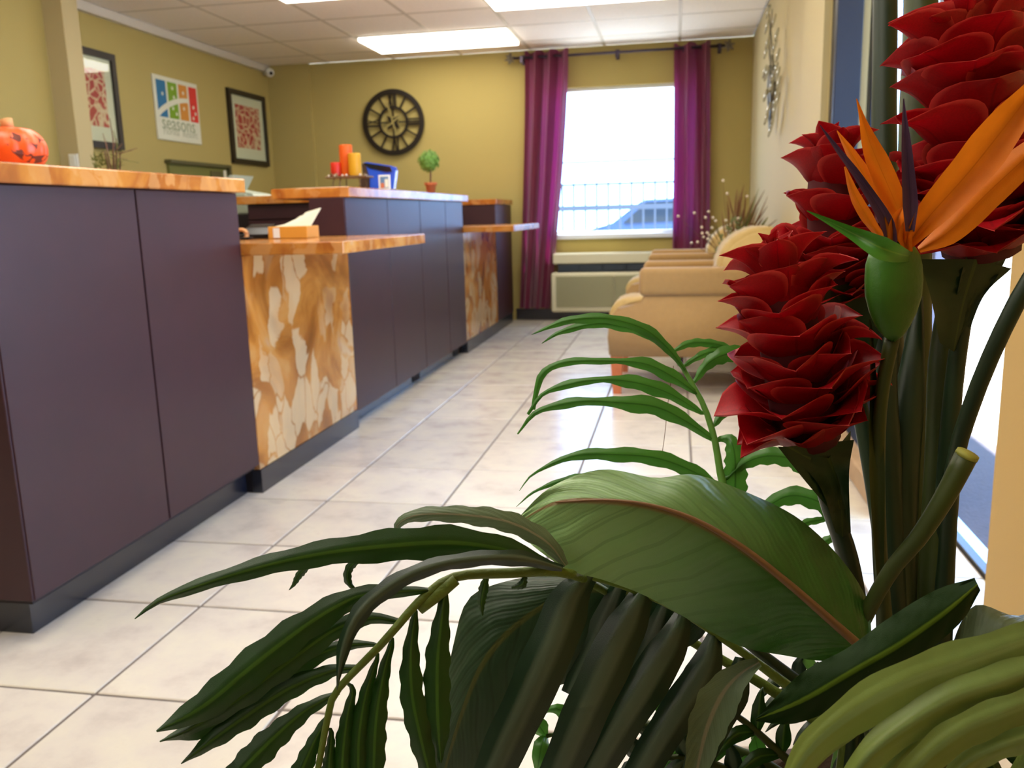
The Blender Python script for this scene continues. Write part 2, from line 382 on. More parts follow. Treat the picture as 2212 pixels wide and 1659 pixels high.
class Acc:
    def __init__(s): s.V = []; s.F = []
    def add(s, V, F):
        o = len(s.V); s.V += list(V); s.F += [tuple(i+o for i in f) for f in F]
    def tube(s, pts, rad, n=6, squash=1.0): s.add(*tube_data(pts, rad, n, squash))
    def box(s, x0, x1, y0, y1, z0, z1):
        V = [Vector((x, y, z)) for x in (x0, x1) for y in (y0, y1) for z in (z0, z1)]
        s.add(V, [(0, 1, 3, 2), (4, 6, 7, 5), (0, 4, 5, 1), (2, 3, 7, 6), (0, 2, 6, 4), (1, 5, 7, 3)])
    def build(s, name, m, parent=None, smooth=False): return mesh(name, s.V, s.F, m, parent, smooth=smooth)
def lathe_data(prof, c, n=20, cap=True):
    V = []; F = []; c = Vector(c)
    for r, z in prof:
        for k in range(n):
            t = 2*PI*k/n; V.append(c+Vector((r*math.cos(t), r*math.sin(t), z)))
    for i in range(len(prof)-1):
        for k in range(n): F.append((i*n+k, i*n+(k+1) % n, (i+1)*n+(k+1) % n, (i+1)*n+k))
    if cap: F.append(tuple(range(n-1, -1, -1))); F.append(tuple(range((len(prof)-1)*n, len(prof)*n)))
    return V, F
def lathe(name, prof, c, m, parent=None, n=20, smooth=True):
    V, F = lathe_data(prof, c, n); return mesh(name, V, F, m, parent, smooth=smooth)
def sphere_data(c, r, n=8, k=5, sz=1.0):
    prof = [(max(1e-4, r*math.sin(PI*i/k)), -r*sz*math.cos(PI*i/k)) for i in range(k+1)]
    return lathe_data(prof, c, n, cap=False)
def prism_data(poly, f0, f1):
    """poly 2-D points; f0, f1 map a 2-D point to the two 3-D caps"""
    n = len(poly); V = [f0(p) for p in poly]+[f1(p) for p in poly]
    F = [tuple(range(n)), tuple(range(2*n-1, n-1, -1))]+[(i, i+n, (i+1) % n+n, (i+1) % n) for i in range(n)]
    return V, F
def spline(P, n):
    P = [np.array(p, float) for p in P]
    if len(P) == 2: return [P[0]+(P[1]-P[0])*i/(n-1) for i in range(n)]
    Q = [2*P[0]-P[1]]+P+[2*P[-1]-P[-2]]; out = []
    L = [0]
    for i in range(len(P)-1): L.append(L[-1]+max(1e-6, np.linalg.norm(P[i+1][:2]-P[i][:2])))
    for i in range(n):
        s = L[-1]*i/(n-1); k = min(len(P)-2, max(0, int(np.searchsorted(L, s, side='right'))-1))
        t = (s-L[k])/(L[k+1]-L[k]); a, b, c, d = Q[k], Q[k+1], Q[k+2], Q[k+3]
        out.append(.5*((2*b)+(-a+c)*t+(2*a-5*b+4*c-d)*t*t+(-a+3*b-3*c+d)*t**3))
    return out

# ------------------------------------------------------------------ the room
XW, YB, ZC = 0.60, 7.72, 2.31
T = 0.4064
struct(box('wall_back', -3.8, -1.14, YB, YB+.12, 0, ZC, WALL))
wb = bpy.data.objects['wall_back']
box('wall_section', .12, .75, YB, YB+.12, 0, ZC, WALL, wb)
box('wall_section', -1.14, .12, YB, YB+.12, 0, .745, WALL, wb)
box('wall_section', -1.14, .12, YB, YB+.12, 1.985, ZC, WALL, wb)
struct(box('trim_1', -3.65, -3.25, YB-.035, YB+.01, 0, ZC, WALL))
# left wall: steps back from the near stub to the office wall
wl = struct(box('wall_left', -3.77, -3.65, 4.78, YB, 0, ZC, WALL))
box('pilaster', -3.72, -3.42, 4.66, 4.80, 0, ZC, WALLR, wl)  # lit faces get the brighter copy of the wall paint
box('stub_wall', -3.70, -3.545, 3.70, 4.66, 0, ZC, WALL, wl)
box('stub_wall', -6.0, -3.57, 3.58, 3.70, 0, ZC, WALLR, wl)
box('far_return', -6.1, -6.0, -3.5, 3.7, 0, ZC, WALLR, wl)
struct(box('trim_2', -3.65, -3.615, 4.80, YB-.035, 2.245, ZC-.005, RAIL))
# right wall with the entrance opening between Y 1.735 and 3.85
wr = struct(box('wall_right', XW, XW+.18, 3.85, YB, 0, ZC, WALLR))
box('wall_section', XW-.028, XW+.001, 3.86, 4.46, 0, ZC, WALLR, wr)
box('wall_section', XW, XW+.18, -3.5, 1.735, 0, ZC, WALLN, wr)
box('wall_header', XW, XW+.18, 1.735, 3.85, 2.22, ZC, WALLN, wr)
struct(box('wall_front', -6.1, XW+.18, -3.6, -3.5, 0, ZC, WALLR))
# floor: grout bed with single ceramic tiles
fl = struct(box('floor', -6.1, .80, -3.6, YB+.12, -.06, -.003, GROUT))
def tilemesh(wd, dp, h, name, m, bev=.002):
    bm = bmesh.new(); addbox(bm, -wd/2, wd/2, -dp/2, dp/2, -h, 0, bev, 1)
    bmesh.ops.recalc_face_normals(bm, faces=bm.faces[:])
    me = bpy.data.meshes.new(name); bm.to_mesh(me); bm.free(); me.materials.append(m); return me
G = .0075
tm = tilemesh(T-G, T-G, .006, 'tile', TILE)
xl = -1.157; y0 = 1.4277
for j in range(-4, 16):
    for i in range(-8 if j < 1 else -1, 5):
        cx, cy = xl+(i+.5)*T, y0+(j+.5)*T
        x0, x1 = cx-T/2, cx+T/2
        xm = .775 if 1.735 < cy < 3.85 else XW
        if x0 > xm-.02: continue
        if x1 > xm:
            me = tilemesh(xm-x0-G, T-G, .006, 'tile_cut', TILE); cxx = (x0+xm)/2
        elif cy+T/2 > YB: me = tilemesh(T-G, YB-(cy-T/2)-G, .006, 'tile_cut', TILE); cxx = cx; cy = (cy-T/2+YB)/2
        else: me = tm; cxx = cx
        o = bpy.data.objects.new('tile', me); COL.objects.link(o); o.parent = fl; o.location = (cxx, cy, 0)
# ceiling: slab, lay-in panels and rails
ce = struct(box('ceiling', -6.1, XW+.18, -3.6, YB+.12, ZC+.02, ZC+.12, CEIL))
GX = [-3.66+.61*k+.0 for k in range(8)]
GX = [-4.29, -3.68, -3.07, -2.46, -1.85, -1.24, -.61, .01, .60]
GY = [YB-.39-.61*k for k in range(0, 19)]
GY = [YB]+GY
lights = [(3, 1), (5, 3), (3, 4), (5, 6), (3, 7), (5, 9), (3, 10), (1, 12), (5, 12), (3, 15)]   # (column, row) of the 2 x 4 troffers
used = set()
for c, r in lights: used |= {(c, r), (c+1, r)}
cache = {}
for r in range(len(GY)-1):
    ya, yb = GY[r+1], GY[r]
    for c in range(len(GX)-1):
        if (c, r) in used or r > 7: continue
        xa, xb = GX[c], GX[c+1]
        key = (round(xb-xa, 3), round(yb-ya, 3))
        if key not in cache: cache[key] = tilemesh(xb-xa-.02, yb-ya-.02, .012, 'ceiling_panel', CEIL, .003)
        o = bpy.data.objects.new('ceiling_panel', cache[key]); COL.objects.link(o); o.parent = ce
        o.location = ((xa+xb)/2, (ya+yb)/2, ZC+.012)
for c in range(1, len(GX)-1): box('ceiling_rail', GX[c]-.012, GX[c]+.012, GY[8], YB, ZC-.002, ZC+.02, RAIL, ce)
for r in range(1, 8): box('ceiling_rail', -3.65, XW, GY[r]-.012, GY[r]+.012, ZC-.001, ZC+.019, RAIL, ce)
bp = box('ceiling_panel', -6.1, XW, -3.5, GY[8], ZC, ZC+.02, CEIL, ce)
names = {0: 'troffer ceiling light nearest the curtained window', 1: 'troffer ceiling light at the top of the picture, left of the window', 2: 'troffer ceiling light over the counters, cut by the picture top',
         3: 'troffer ceiling light above the entrance door', 4: 'troffer ceiling light over the middle counter', 5: 'troffer ceiling light above the flower arrangement',
         6: 'troffer ceiling light over the nearest counter', 7: 'troffer ceiling light at the back left behind the viewer', 8: 'troffer ceiling light at the back right behind the viewer', 9: 'troffer ceiling light farthest back behind the viewer'}
for k, (c, r) in enumerate(lights):
    x0, x1, ya, yb = GX[c], GX[c+2], GY[r+1], GY[r]
    z = ZC-.004
    t = thing('ceiling_light', 'lit rectangular fluorescent '+names.get(k, 'troffer ceiling light behind the viewer, in the near half of the lobby'), 'ceiling light', ((x0+x1)/2, (ya+yb)/2, z))
    A = Acc()
    for q in ((x0+.012, x1-.012, ya+.012, ya+.03), (x0+.012, x1-.012, yb-.03, yb-.012), (x0+.012, x0+.03, ya+.03, yb-.03), (x1-.03, x1-.012, ya+.03, yb-.03)): A.box(*q, z-.004, z+.004)
    A.build('frame', RAIL, t)
    box('diffuser', x0+.03, x1-.03, ya+.03, yb-.03, z-.028, z+.003, DIFF, t, .006)
# baseboards
struct(box('baseboard_back', -1.42, .6, YB-.014, YB, 0, .10, KICK))
struct(box('baseboard_right', XW-.014, XW, 4.46, YB-.014, 0, .10, KICK))

# ------------------------------------------------------------------ outdoors
struct(box('ground', -14, 26, -12, 40, -.30, -.10, CONC))
struct(box('porch_slab', .80, 1.25, .6, 5.2, -.10, -.012, ASPH))
struct(box('canopy', .80, 2.4, -2.0, 6.2, 2.55, 2.75, WALLR))
# railing beyond the window
fr = thing('fence', 'dark metal railing seen outside through the curtained window', 'fence', (-.5, 10.8, -.1))
for z, h in ((1.27, .012), (.99, .03)): box('rail', -3.2, 1.8, 10.78, 10.82, z-h, z+h, FENCE, fr)
for k in range(36): box('baluster', -3.2+.14*k-.011, -3.2+.14*k+.011, 10.786, 10.814, -.1, 1.29, FENCE, fr)
CARM = mat('blue_car_paint', (44, 58, 84), rough=.25, spec=.6)
def car(x, y, label):
    t = thing('car', label, 'car', (x, y, -.1), 'cars parked outside beyond the railing')
    prof = [(-2.1, .25), (-2.15, .62), (-1.3, .78), (-.75, 1.25), (.65, 1.28), (1.35, .85), (2.1, .78), (2.18, .3), (1.9, .2), (-1.9, .2)]
    bm = bmesh.new(); V, F = prism_data(prof, lambda p: Vector((x+p[0], y-.82, p[1]-.1)), lambda p: Vector((x+p[0], y+.82, p[1]-.1)))
    vv = [bm.verts.new(v) for v in V]
    for f in F: bm.faces.new([vv[i] for i in f])
    bmesh.ops.bevel(bm, geom=bm.edges[:], offset=.05, segments=2, affect='EDGES'); bmobj('body', bm, CARM, t, True)
    wp = [(-1.12, .82), (-.68, 1.2), (.58, 1.22), (1.15, .86)]
    V, F = prism_data(wp, lambda p: Vector((x+p[0], y-.835, p[1]-.1)), lambda p: Vector((x+p[0], y-.80, p[1]-.1))); mesh('side_window', V, F, GLASSD, t)
    for wx in (-1.35, 1.35):
        A = Acc(); A.tube([(x+wx, y-.85, .23), (x+wx, y-.62, .23)], .32, 16); A.build('wheel', RUBBER, t)
car(-5.2, 18.5, 'dark blue car parked outside behind the railing, left edge of the window')
car(.1, 18.0, 'dark blue car parked outside behind the railing, centre of the window')

# ------------------------------------------------------------------ window, blind line, curtains
wn = thing('window_1', None, None, (-.51, YB, .745)); wn['kind'] = 'structure'
WX0, WX1, WZ0, WZ1 = -1.14, .12, .745, 1.985
A = Acc()
for q in ((WX0, WX1, WZ0, WZ0+.03), (WX0, WX1, WZ1-.03, WZ1), (WX0, WX0+.035, WZ0, WZ1), (WX1-.035, WX1, WZ0, WZ1)): A.box(q[0], q[1], YB+.04, YB+.10, q[2], q[3])
A.build('window_frame', WPAINT, wn)
box('meeting_rail', WX0+.035, WX1-.035, YB+.045, YB+.075, 1.362, 1.374, mat('rail_grey', (96, 104, 104), rough=.5), wn)
box('pane', WX0+.03, WX1-.03, YB+.055, YB+.059, WZ0+.03, 1.362, GLASS, wn)
box('pane', WX0+.03, WX1-.03, YB+.065, YB+.069, 1.374, WZ1-.03, GLASS, wn)
box('window_sill', WX0-.04, WX1+.04, YB-.045, YB+.05, WZ0-.035, WZ0+.004, WPAINT, wn, .006)

def finial(c, t):
    A = Acc()
    for k in range(6):
        a = PI*k/3; d = Vector((0, math.cos(a), math.sin(a)))
        A.tube([c, c+d*.022+Vector((0, 0, 0)), c+d*.046], [.006, .014, .003], 6)
    V, F = sphere_data(c, .018, 8, 5); A.add(V, F)
    # turn the rosette to face the room as well
    for k in range(6):
        a = PI*k/3+.3; d = Vector((math.cos(a), 0, math.sin(a)))
        A.tube([c, c+d*.022, c+d*.05], [.006, .013, .003], 6)
    return A.build('finial', FINIAL, t, True)
YR = 7.60
rd = thing('curtain_rod', 'dark metal curtain rod with leafy rosette ends above the window', 'curtain rod', (-.49, YR, 2.23))
tube('pole', [(-1.37, YR, 2.23), (.37, YR, 2.23)], .011, ROD, rd, 10)
finial(Vector((-1.40, YR, 2.23)), rd); finial(Vector((.40, YR, 2.23)), rd)
for bx in (-1.30, -.50, .33):
    A = Acc(); A.box(bx-.008, bx+.008, YR, YB, 2.222, 2.238); A.box(bx-.012, bx+.012, YR-.014, YR+.014, 2.19, 2.245); A.box(bx-.015, bx+.015, YB-.006, YB, 2.19, 2.27)
    A.build('bracket', ROD, rd)
def curtain(xt0, xt1, xb0, xb1, z0, z1, folds, seed, label):
    rnd = random.Random(seed); t = thing('curtain', label, 'curtain', ((xt0+xt1)/2, YR, z1), 'curtains either side of the window')
    nx, nz = folds*18, 26; V = []; F = []
    ph = [rnd.uniform(.8, 1.2) for _ in range(folds+1)]
    for j in range(nz+1):
        v = j/nz; z = z1+(z0-z1)*v; k = v**1.3
        a0 = xt0+(xb0-xt0)*k; a1 = xt1+(xb1-xt1)*k
        for i in range(nx+1):
            u = i/nx; f = u*folds; amp = (.045*ph[int(min(f, folds))])*(1-.3*v)
            yy = YR+amp*math.sin(2*PI*f)+.012*v*math.sin(2*PI*f*2.3+seed)+.006*math.sin(9*v+5*u)
            xx = a0+(a1-a0)*(u+.018*math.sin(2*PI*f*2+v*2))
            V.append(Vector((xx, yy, z+(.012*math.cos(2*PI*f) if j == 0 else 0))))
    w_ = nx+1
    for j in range(nz):
        for i in range(nx): F.append((j*w_+i, j*w_+i+1, (j+1)*w_+i+1, (j+1)*w_+i))
    mesh('cloth', V, F, CURT, t, smooth=True)
    for q in range(folds):
        x = xt0+(xt1-xt0)*(q+.5)/folds
        A = Acc(); A.tube([Vector((x, YR+.018*math.cos(a), z1-.045+.018*math.sin(a))) for a in [2*PI*s/12 for s in range(13)]], .004, 5); A.build('grommet', ROD, t, True)
curtain(-1.272, -.90, -1.375, -1.10, .115, 2.275, 3, 3, 'magenta satin curtain hanging left of the window, beside the far counter')
curtain(-.035, .255, -.04, .27, .612, 2.262, 2, 5, 'magenta satin curtain hanging right of the window, behind the armchairs')

# wall air conditioner under the window
ac = thing('air_conditioner', 'almond wall air conditioner with dark vent below the window', 'air conditioner', (-.5, 7.5, .08))
box('body', -1.06, .04, 7.56, YB-.001, .502, .592, CREAMP, ac, .012)
box('body', -1.075, .05, 7.53, YB-.016, .085, .428, CREAMP, ac, .02, 3)
box('vent_recess', -1.02, .0, 7.585, YB-.016, .428, .503, DARKV, ac)
for k in range(5): box('louver', -1.01+.2*k, -.83+.2*k, 7.568, 7.585, .440, .492, DARKV, ac, .003)
box('grille', -1.03, -.53, 7.522, 7.532, .13, .40, GRILL, ac, .003)
box('grille', -.515, -.02, 7.522, 7.532, .13, .40, GRILL, ac, .003)
A = Acc()
for k in range(22):
    A.box(-1.02, -.03, 7.516, 7.523, .138+k*.012, .144+k*.012)
g = A.build('grille_slats', GRILL, ac); g['kind'] = 'stuff'

# ------------------------------------------------------------------ reception counters
XF = -1.42
def panels(t, ys, z0, z1, x=XF, n='front_panel'):
    for a, b in zip(ys[:-1], ys[1:]):
        box(n, x-.018, x, a+.0035, b-.0035, z0, z1, PANEL, t, .0015, 1)
ca = thing('reception_counter', 'tall dark brown counter nearest on the left, under the pumpkin', 'counter', (-1.8, 2.1, 0))
box('body', -2.05, XF-.018, 1.62, 2.70, .0, 1.03, PANELIN, ca)
bpy.data.objects.remove(ca.children[0], do_unlink=True)
box('body', -2.05, XF-.019, 1.615, 2.698, .09, 1.03, PANELIN, ca)
panels(ca, [1.60, 2.145, 2.70], .105, 1.028)
box('end_panel', -2.05, XF-.003, 1.597, 1.615, .105, 1.028, PANEL, ca, .0015, 1)
box('toe_kick', -2.0, XF-.055, 1.645, 2.695, 0, .104, KICK, ca)
ta = box('countertop', -2.15, XF+.022, 1.575, 2.722, 1.03, 1.074, MARBT, None, .004)
tag(ta, 'orange marble top of the nearest tall counter, pumpkin standing on it', 'countertop')

def marblebay(ya, yb, label, shelf_label, x1, xin):
    t = thing('counter_bay', label, 'counter', (XF, (ya+yb)/2, 0))
    box('marble_panel', XF-.035, XF-.001, ya+.002, yb-.002, .085, .823, MARB, t, .001, 1)
    box('body', -1.72, XF-.036, ya+.004, yb-.004, .0, .822, PANELIN, t)
    box('plinth', XF-.035, XF+.002, ya+.002, yb-.002, 0, .084, KICK, t)
    s = box('writing_shelf', xin, x1, ya+.003, yb-.003, .825, .865, MARBT, None, .003)
    tag(s, shelf_label, 'countertop')
marblebay(2.70, 3.66, 'amber marble fronted lower bay between the two near dark counters', 'lower orange marble shelf jutting out between the two near counters', -1.065, -2.25)
marblebay(5.80, 6.89, 'amber marble fronted lower bay at the far end by the curtain', 'far orange marble shelf jutting out near the magenta curtain', -1.07, -1.62)

cb = thing('reception_counter', 'long dark counter in the middle with four panels and topiary on top', 'counter', (-1.5, 4.73, 0))
box('body', -1.58, XF-.019, 3.664, 5.796, .08, 1.03, PANELIN, cb)
box('end_panel', -1.585, XF-.003, 3.655, 3.664, .866, 1.028, PANEL, cb, .001, 1)
panels(cb, [3.66, 4.23, 4.795, 5.35, 5.80], .075, 1.028)
box('end_panel', -1.58, XF-.02, 5.797, 5.803, .866, 1.028, PANEL, cb)
box('toe_kick', -1.56, XF-.055, 3.665, 5.79, 0, .08, KICK, cb)
for a in (4.68, 5.62): box('toe_vent', XF-.056, XF-.050, a, a+.13, .01, .075, PANELIN, cb)  # dark vent gaps in the toe kick
tb = box('countertop', -1.76, XF+.022, 3.655, 5.885, 1.03, 1.074, MARBT, None, .004)
tag(tb, 'orange marble top of the middle counter, candles and topiary standing on it', 'countertop')
cc = thing('reception_counter', 'dark counter end at the far left of the window, beside the curtain', 'counter', (-1.6, 7.2, 0))
box('body', -1.80, XF-.019, 6.90, 7.56, 0.0, 1.02, PANELIN, cc)
box('end_panel', -1.80, XF-.003, 6.893, 6.90, .866, 1.018, PANEL, cc)
panels(cc, [6.895, 7.57], .09, 1.018)
box('toe_kick', -1.79, XF-.005, 6.895, 7.565, 0, .088, KICK, cc)
tg = box('countertop', -1.95, XF+.015, 6.88, 7.585, 1.02, 1.062, MARBT, None, .004)
tag(tg, 'short orange marble top at the far counter end, by the curtain', 'countertop')
# return desk on the staff side
cd = thing('staff_counter', 'dark inner staff counter with orange top behind the middle counter', 'counter', (-2.1, 4.9, 0))
box('body', -2.36, -1.78, 4.62, 5.3, 0, 1.03, PANEL, cd)
box('front_panel', -2.36, -1.78, 4.60, 4.618, .1, .94, PANEL, cd); box('front_panel', -2.36, -1.78, 4.60, 4.618, .95, 1.028, PANEL, cd)
box('countertop', -2.41, -1.765, 4.57, 5.35, 1.03, 1.074, MARBT, cd, .004)
# small things on the lower marble shelf
def opx(u, v, Y): return on(1, Y, u, v)
tbx = thing('tissue_box', 'orange card box with a white label on the lower marble shelf', 'box', (-1.50, 3.3, .866))
box('carton', -1.595, -1.43, 3.26, 3.38, .866, .914, ORBOX, tbx, .003)
box('label_sticker', -1.572, -1.545, 3.2585, 3.26, .870, .908, WHITE, tbx)
pp = Acc()
for k in range(4):
    x = -1.555+.025*k
    V = [Vector((x-.03, 3.30, .914)), Vector((x+.05, 3.30, .914)), Vector((x+.085, 3.33, .935+.016*k)), Vector((x+.02, 3.33, .925+.014*k)),
         Vector((x-.03, 3.302, .912)), Vector((x+.05, 3.302, .912)), Vector((x+.085, 3.333, .933+.016*k)), Vector((x+.02, 3.333, .923+.014*k))]
    pp.add(V, [(0, 1, 2, 3), (7, 6, 5, 4), (0, 4, 5, 1), (1, 5, 6, 2), (2, 6, 7, 3), (3, 7, 4, 0)])
tag(pp.build('paper_stack', PAPER), 'loose cream papers propped on the orange box', 'papers')
pd = thing('card_terminal', 'small dark card terminal on the marble shelf behind the nearest counter', 'card reader', (-1.70, 3.4, .866))
box('base', -1.78, -1.63, 3.36, 3.46, .866, .885, DKGLOSS, pd, .004)
V, F = prism_data([(3.37, .885), (3.45, .885), (3.45, .925), (3.40, .91)], lambda p: Vector((-1.76, p[0], p[1])), lambda p: Vector((-1.65, p[0], p[1]))); mesh('keypad', V, F, DKGLOSS, pd)
tdp = thing('tape_dispenser', 'tan tape dispenser half hidden by the nearest counter', 'tape dispenser', (-1.70, 3.25, .866))
A = Acc(); c = Vector((-1.70, 3.24, .886)); A.tube([c+Vector((.026*math.cos(a), 0, .02*math.sin(a))) for a in [2*PI*s/14 for s in range(15)]], .008, 6); A.build('roll', PSTEM, tdp, True)
box('base', -1.735, -1.655, 3.225, 3.255, .866, .876, DKGLOSS, tdp, .002)
# printer on a pedestal behind
pq = thing('printer', 'pale grey printer with raised paper tray behind the nearest counter', 'printer', (-2.62, 5.0, 0))
box('pedestal', -2.80, -2.47, 4.85, 5.2, 0, .98, PANELIN, pq)
box('body', -2.78, -2.50, 4.86, 5.15, .98, 1.10, mat('printer_grey', (150, 160, 140), rough=.5), pq, .01)
V, F = prism_data([(-2.74, 1.10), (-2.60, 1.21), (-2.57, 1.21), (-2.62, 1.13), (-2.47, 1.10), (-2.45, 1.075), (-2.74, 1.075)], lambda p: Vector((p[0], 4.88, p[1])), lambda p: Vector((p[0], 5.12, p[1]))); mesh('paper_tray', V, F, mat('tray_grey', (176, 186, 168), rough=.5), pq)
bd = thing('binder', 'white binders on a low office shelf behind the nearest counter', 'binder', (-2.75, 4.55, 0))
box('shelf', -2.86, -2.44, 4.46, 4.66, .0, .90, PANELIN, bd)
for k in range(3): box('binder_spine', -2.80+.11*k, -2.72+.11*k, 4.50, 4.64, .90, .985, WHITE, bd, .003)

# pumpkin on the near counter
PC = Vector((-1.66, 2.0, 1.074))
pk = thing('pumpkin', 'orange carved ceramic pumpkin standing on the nearest counter', 'pumpkin', PC)
V = []; F = []; nu, nv = 64, 22; PR = .087; PH = .060
def psurf(th, ph, g=0.0):
    rib = 1-.06*abs(math.sin(th*5))**.8*0-.055*(abs(math.cos(5*th))**6)
    r = (PR*rib+g)*max(0, math.sin(ph))**.8
    z = PH*(1-math.cos(ph))-.012*math.exp(-((ph-PI)/.35)**2)-(.008*math.exp(-(ph/.35)**2))*-1
    return PC+Vector((r*math.cos(th), r*math.sin(th), max(0.0, z-.004)))
for j in range(nv+1):
    for i in range(nu): V.append(psurf(2*PI*i/nu, PI*j/nv))
for j in range(nv):
    for i in range(nu): F.append((j*nu+i, j*nu+(i+1) % nu, (j+1)*nu+(i+1) % nu, (j+1)*nu+i))
mesh('body', V, F, PUMP, pk, smooth=True)
tube('stem', [PC+Vector((.0, 0, .104)), PC+Vector((0, 0, .122)), PC+Vector((-.002, 0, .130))], [.017, .014, .016], PSTEM, pk, 9)
def carve(poly, name):
    n = len(poly); V = [psurf(a, b, .0012) for a, b in poly]; cen = psurf(sum(p[0] for p in poly)/n, sum(p[1] for p in poly)/n, .0014)
    mesh(name, V+[cen], [(i, (i+1) % n, n) for i in range(n)], PUMPD, pk)
carve([(-.75, 2.25), (-.35, 1.95), (-.62, 1.80), (-.85, 1.95)], 'carved_eye'); carve([(.02, 2.2), (.36, 1.95), (.05, 1.78)], 'carved_eye')
carve([(-.32, 1.78), (-.02, 1.75), (-.14, 1.52)], 'carved_nose')
carve([(-.95, 1.72), (-.72, 1.42), (-.60, 1.50), (-.48, 1.22), (-.34, 1.34), (-.2, 1.10), (-.06, 1.26), (.1, 1.14), (.22, 1.32), (.42, 1.3), (.30, 1.12), (.12, .98), (-.1, .92), (-.4, .96), (-.62, 1.12), (-.82, 1.36)], 'carved_mouth')

# candle stand, candles, monitor, sign holder, topiary on the middle counter
ZT = 1.074
YS = 4.0; s0 = opx(755, 383, YS)
cs = thing('candle_tray', 'aged metal leaf tray on thin legs holding three candles', 'tray', (s0.x, YS, ZT))
hx = .5*(opx(800, 380, YS).x-opx(712, 380, YS).x)
tz = opx(755, 381, YS).z
bm = bmesh.new(); addbox(bm, s0.x-hx, s0.x+hx, YS-.055, YS+.055, tz-.008, tz, .003); bmobj('tray', bm, BRONZE, cs)
for sx in (-.6, -.3, .6):
    for sy in (-.04, .04): tube('leg', [(s0.x+hx*sx, YS+sy, tz-.006), (s0.x+hx*sx*1.12, YS+sy*1.1, tz-.04), (s0.x+hx*sx, YS+sy, ZT)], .0028, BRONZE, cs, 6)
A = Acc()
rr = random.Random(4)
for k in range(12):
    x = s0.x+rr.uniform(-1, 1)*hx; y = YS+rr.choice((-1, 1))*rr.uniform(.04, .058)
    a = rr.uniform(0, 6.28); A.tube([(x, y, tz), (x+.018*math.cos(a), y+.01, tz+.012), (x+.03*math.cos(a), y+.01, tz-.008)], [.001, .007, .001], 6, .4)
A.build('leaf_trim', BRONZE, cs)
for k in range(7):
    x = s0.x+hx*(-.9+.3*k); V, F = sphere_data((x+.004*(k%3), YS-.03-.01*(k%2), tz+.004), .0055); mesh('white_berry', V, F, BERRYW, cs, smooth=True)
def candle(u, vt, wpx, yoff, m, label):
    c = opx(u, 380, YS+yoff); r = wpx/2/FPX*(YS+yoff); zt = opx(u, vt, YS+yoff).z
    t = thing('candle', label, 'candle', (c.x, YS+yoff, tz))
    h = zt-tz
    lathe('wax', [(r*.96, 0), (r, .004), (r, h-.005), (r*.95, h), (r*.8, h-.003)], (c.x, YS+yoff, tz), m, t, 24)
    tube('wick', [(c.x, YS+yoff, zt-.004), (c.x+.001, YS+yoff, zt+.008)], .001, WICK, t, 5)
candle(750, 313, 29, .015, CORANGE, 'tall orange pillar candle on the metal tray')
candle(768, 331, 28, -.022, CYEL, 'yellow pillar candle in front of the tall orange one')
candle(727, 351, 24, -.01, CRED, 'short red candle at the left of the tray')
# monitor back
YM = 4.35
def MX(u, v, y=YM): return opx(u, v, y)
mo = thing('monitor', 'black tilted monitor with painted blue window glare standing on the middle counter behind sign holder', 'monitor', (MX(820, 405).x, YM, ZT))
poly = [(785, 352), (792, 350), (845, 358), (852, 361), (855, 368), (852, 392), (850, 408), (800, 408), (797, 385)]
V, F = prism_data(poly, lambda p: MX(p[0], min(p[1], 409)), lambda p: MX(p[0], min(p[1], 409))+Vector((0, .035, 0)))
bm = bmesh.new(); vv = [bm.verts.new(v) for v in V]
for f in F: bm.faces.new([vv[i] for i in f])
bmobj('shell', bm, GLAREB, mo)
V, F = prism_data([(784, 353), (790, 352), (843, 360), (848, 371), (836, 372), (800, 364)], lambda p: MX(*p)-Vector((0, .006, 0)), lambda p: MX(*p)+Vector((0, .002, 0))); mesh('dark_band', V, F, DKGLOSS, mo)
V, F = prism_data([(783, 354), (790, 356), (799, 384), (799, 408), (781, 408), (780, 386), (786, 384)], lambda p: MX(*p)-Vector((0, .012, 0)), lambda p: MX(*p)+Vector((0, .002, 0))); mesh('stand', V, F, mat('dark_brown_plastic', (56, 36, 20), rough=.4), mo)
YQ = 4.2
sh = thing('sign_holder', 'small clear sign holder with a picture card before the tilted monitor', 'sign holder', (MX(832, 405, YQ).x, YQ, ZT))
a0, a1 = MX(819, 380, YQ), MX(842, 409, YQ)
zq = ZT
box('frame', a0.x-.004, a1.x+.004, YQ, YQ+.004, zq, a0.z+.004, WHITE, sh)
box('card', a0.x+.004, a1.x-.004, YQ-.001, YQ, zq+.006, a0.z-.004, mat('card_blue', (90, 120, 150), rough=.5), sh)
dz = a0.z-zq
box('card_print', a0.x+.006, a0.x+.024, YQ-.0016, YQ-.001, zq+.008, zq+.008+dz*.35, mat('card_orange', (196, 110, 70), rough=.5), sh)
box('card_print', a0.x+.028, a1.x-.006, YQ-.0016, YQ-.001, zq+.01, zq+dz*.75, PAPER, sh)
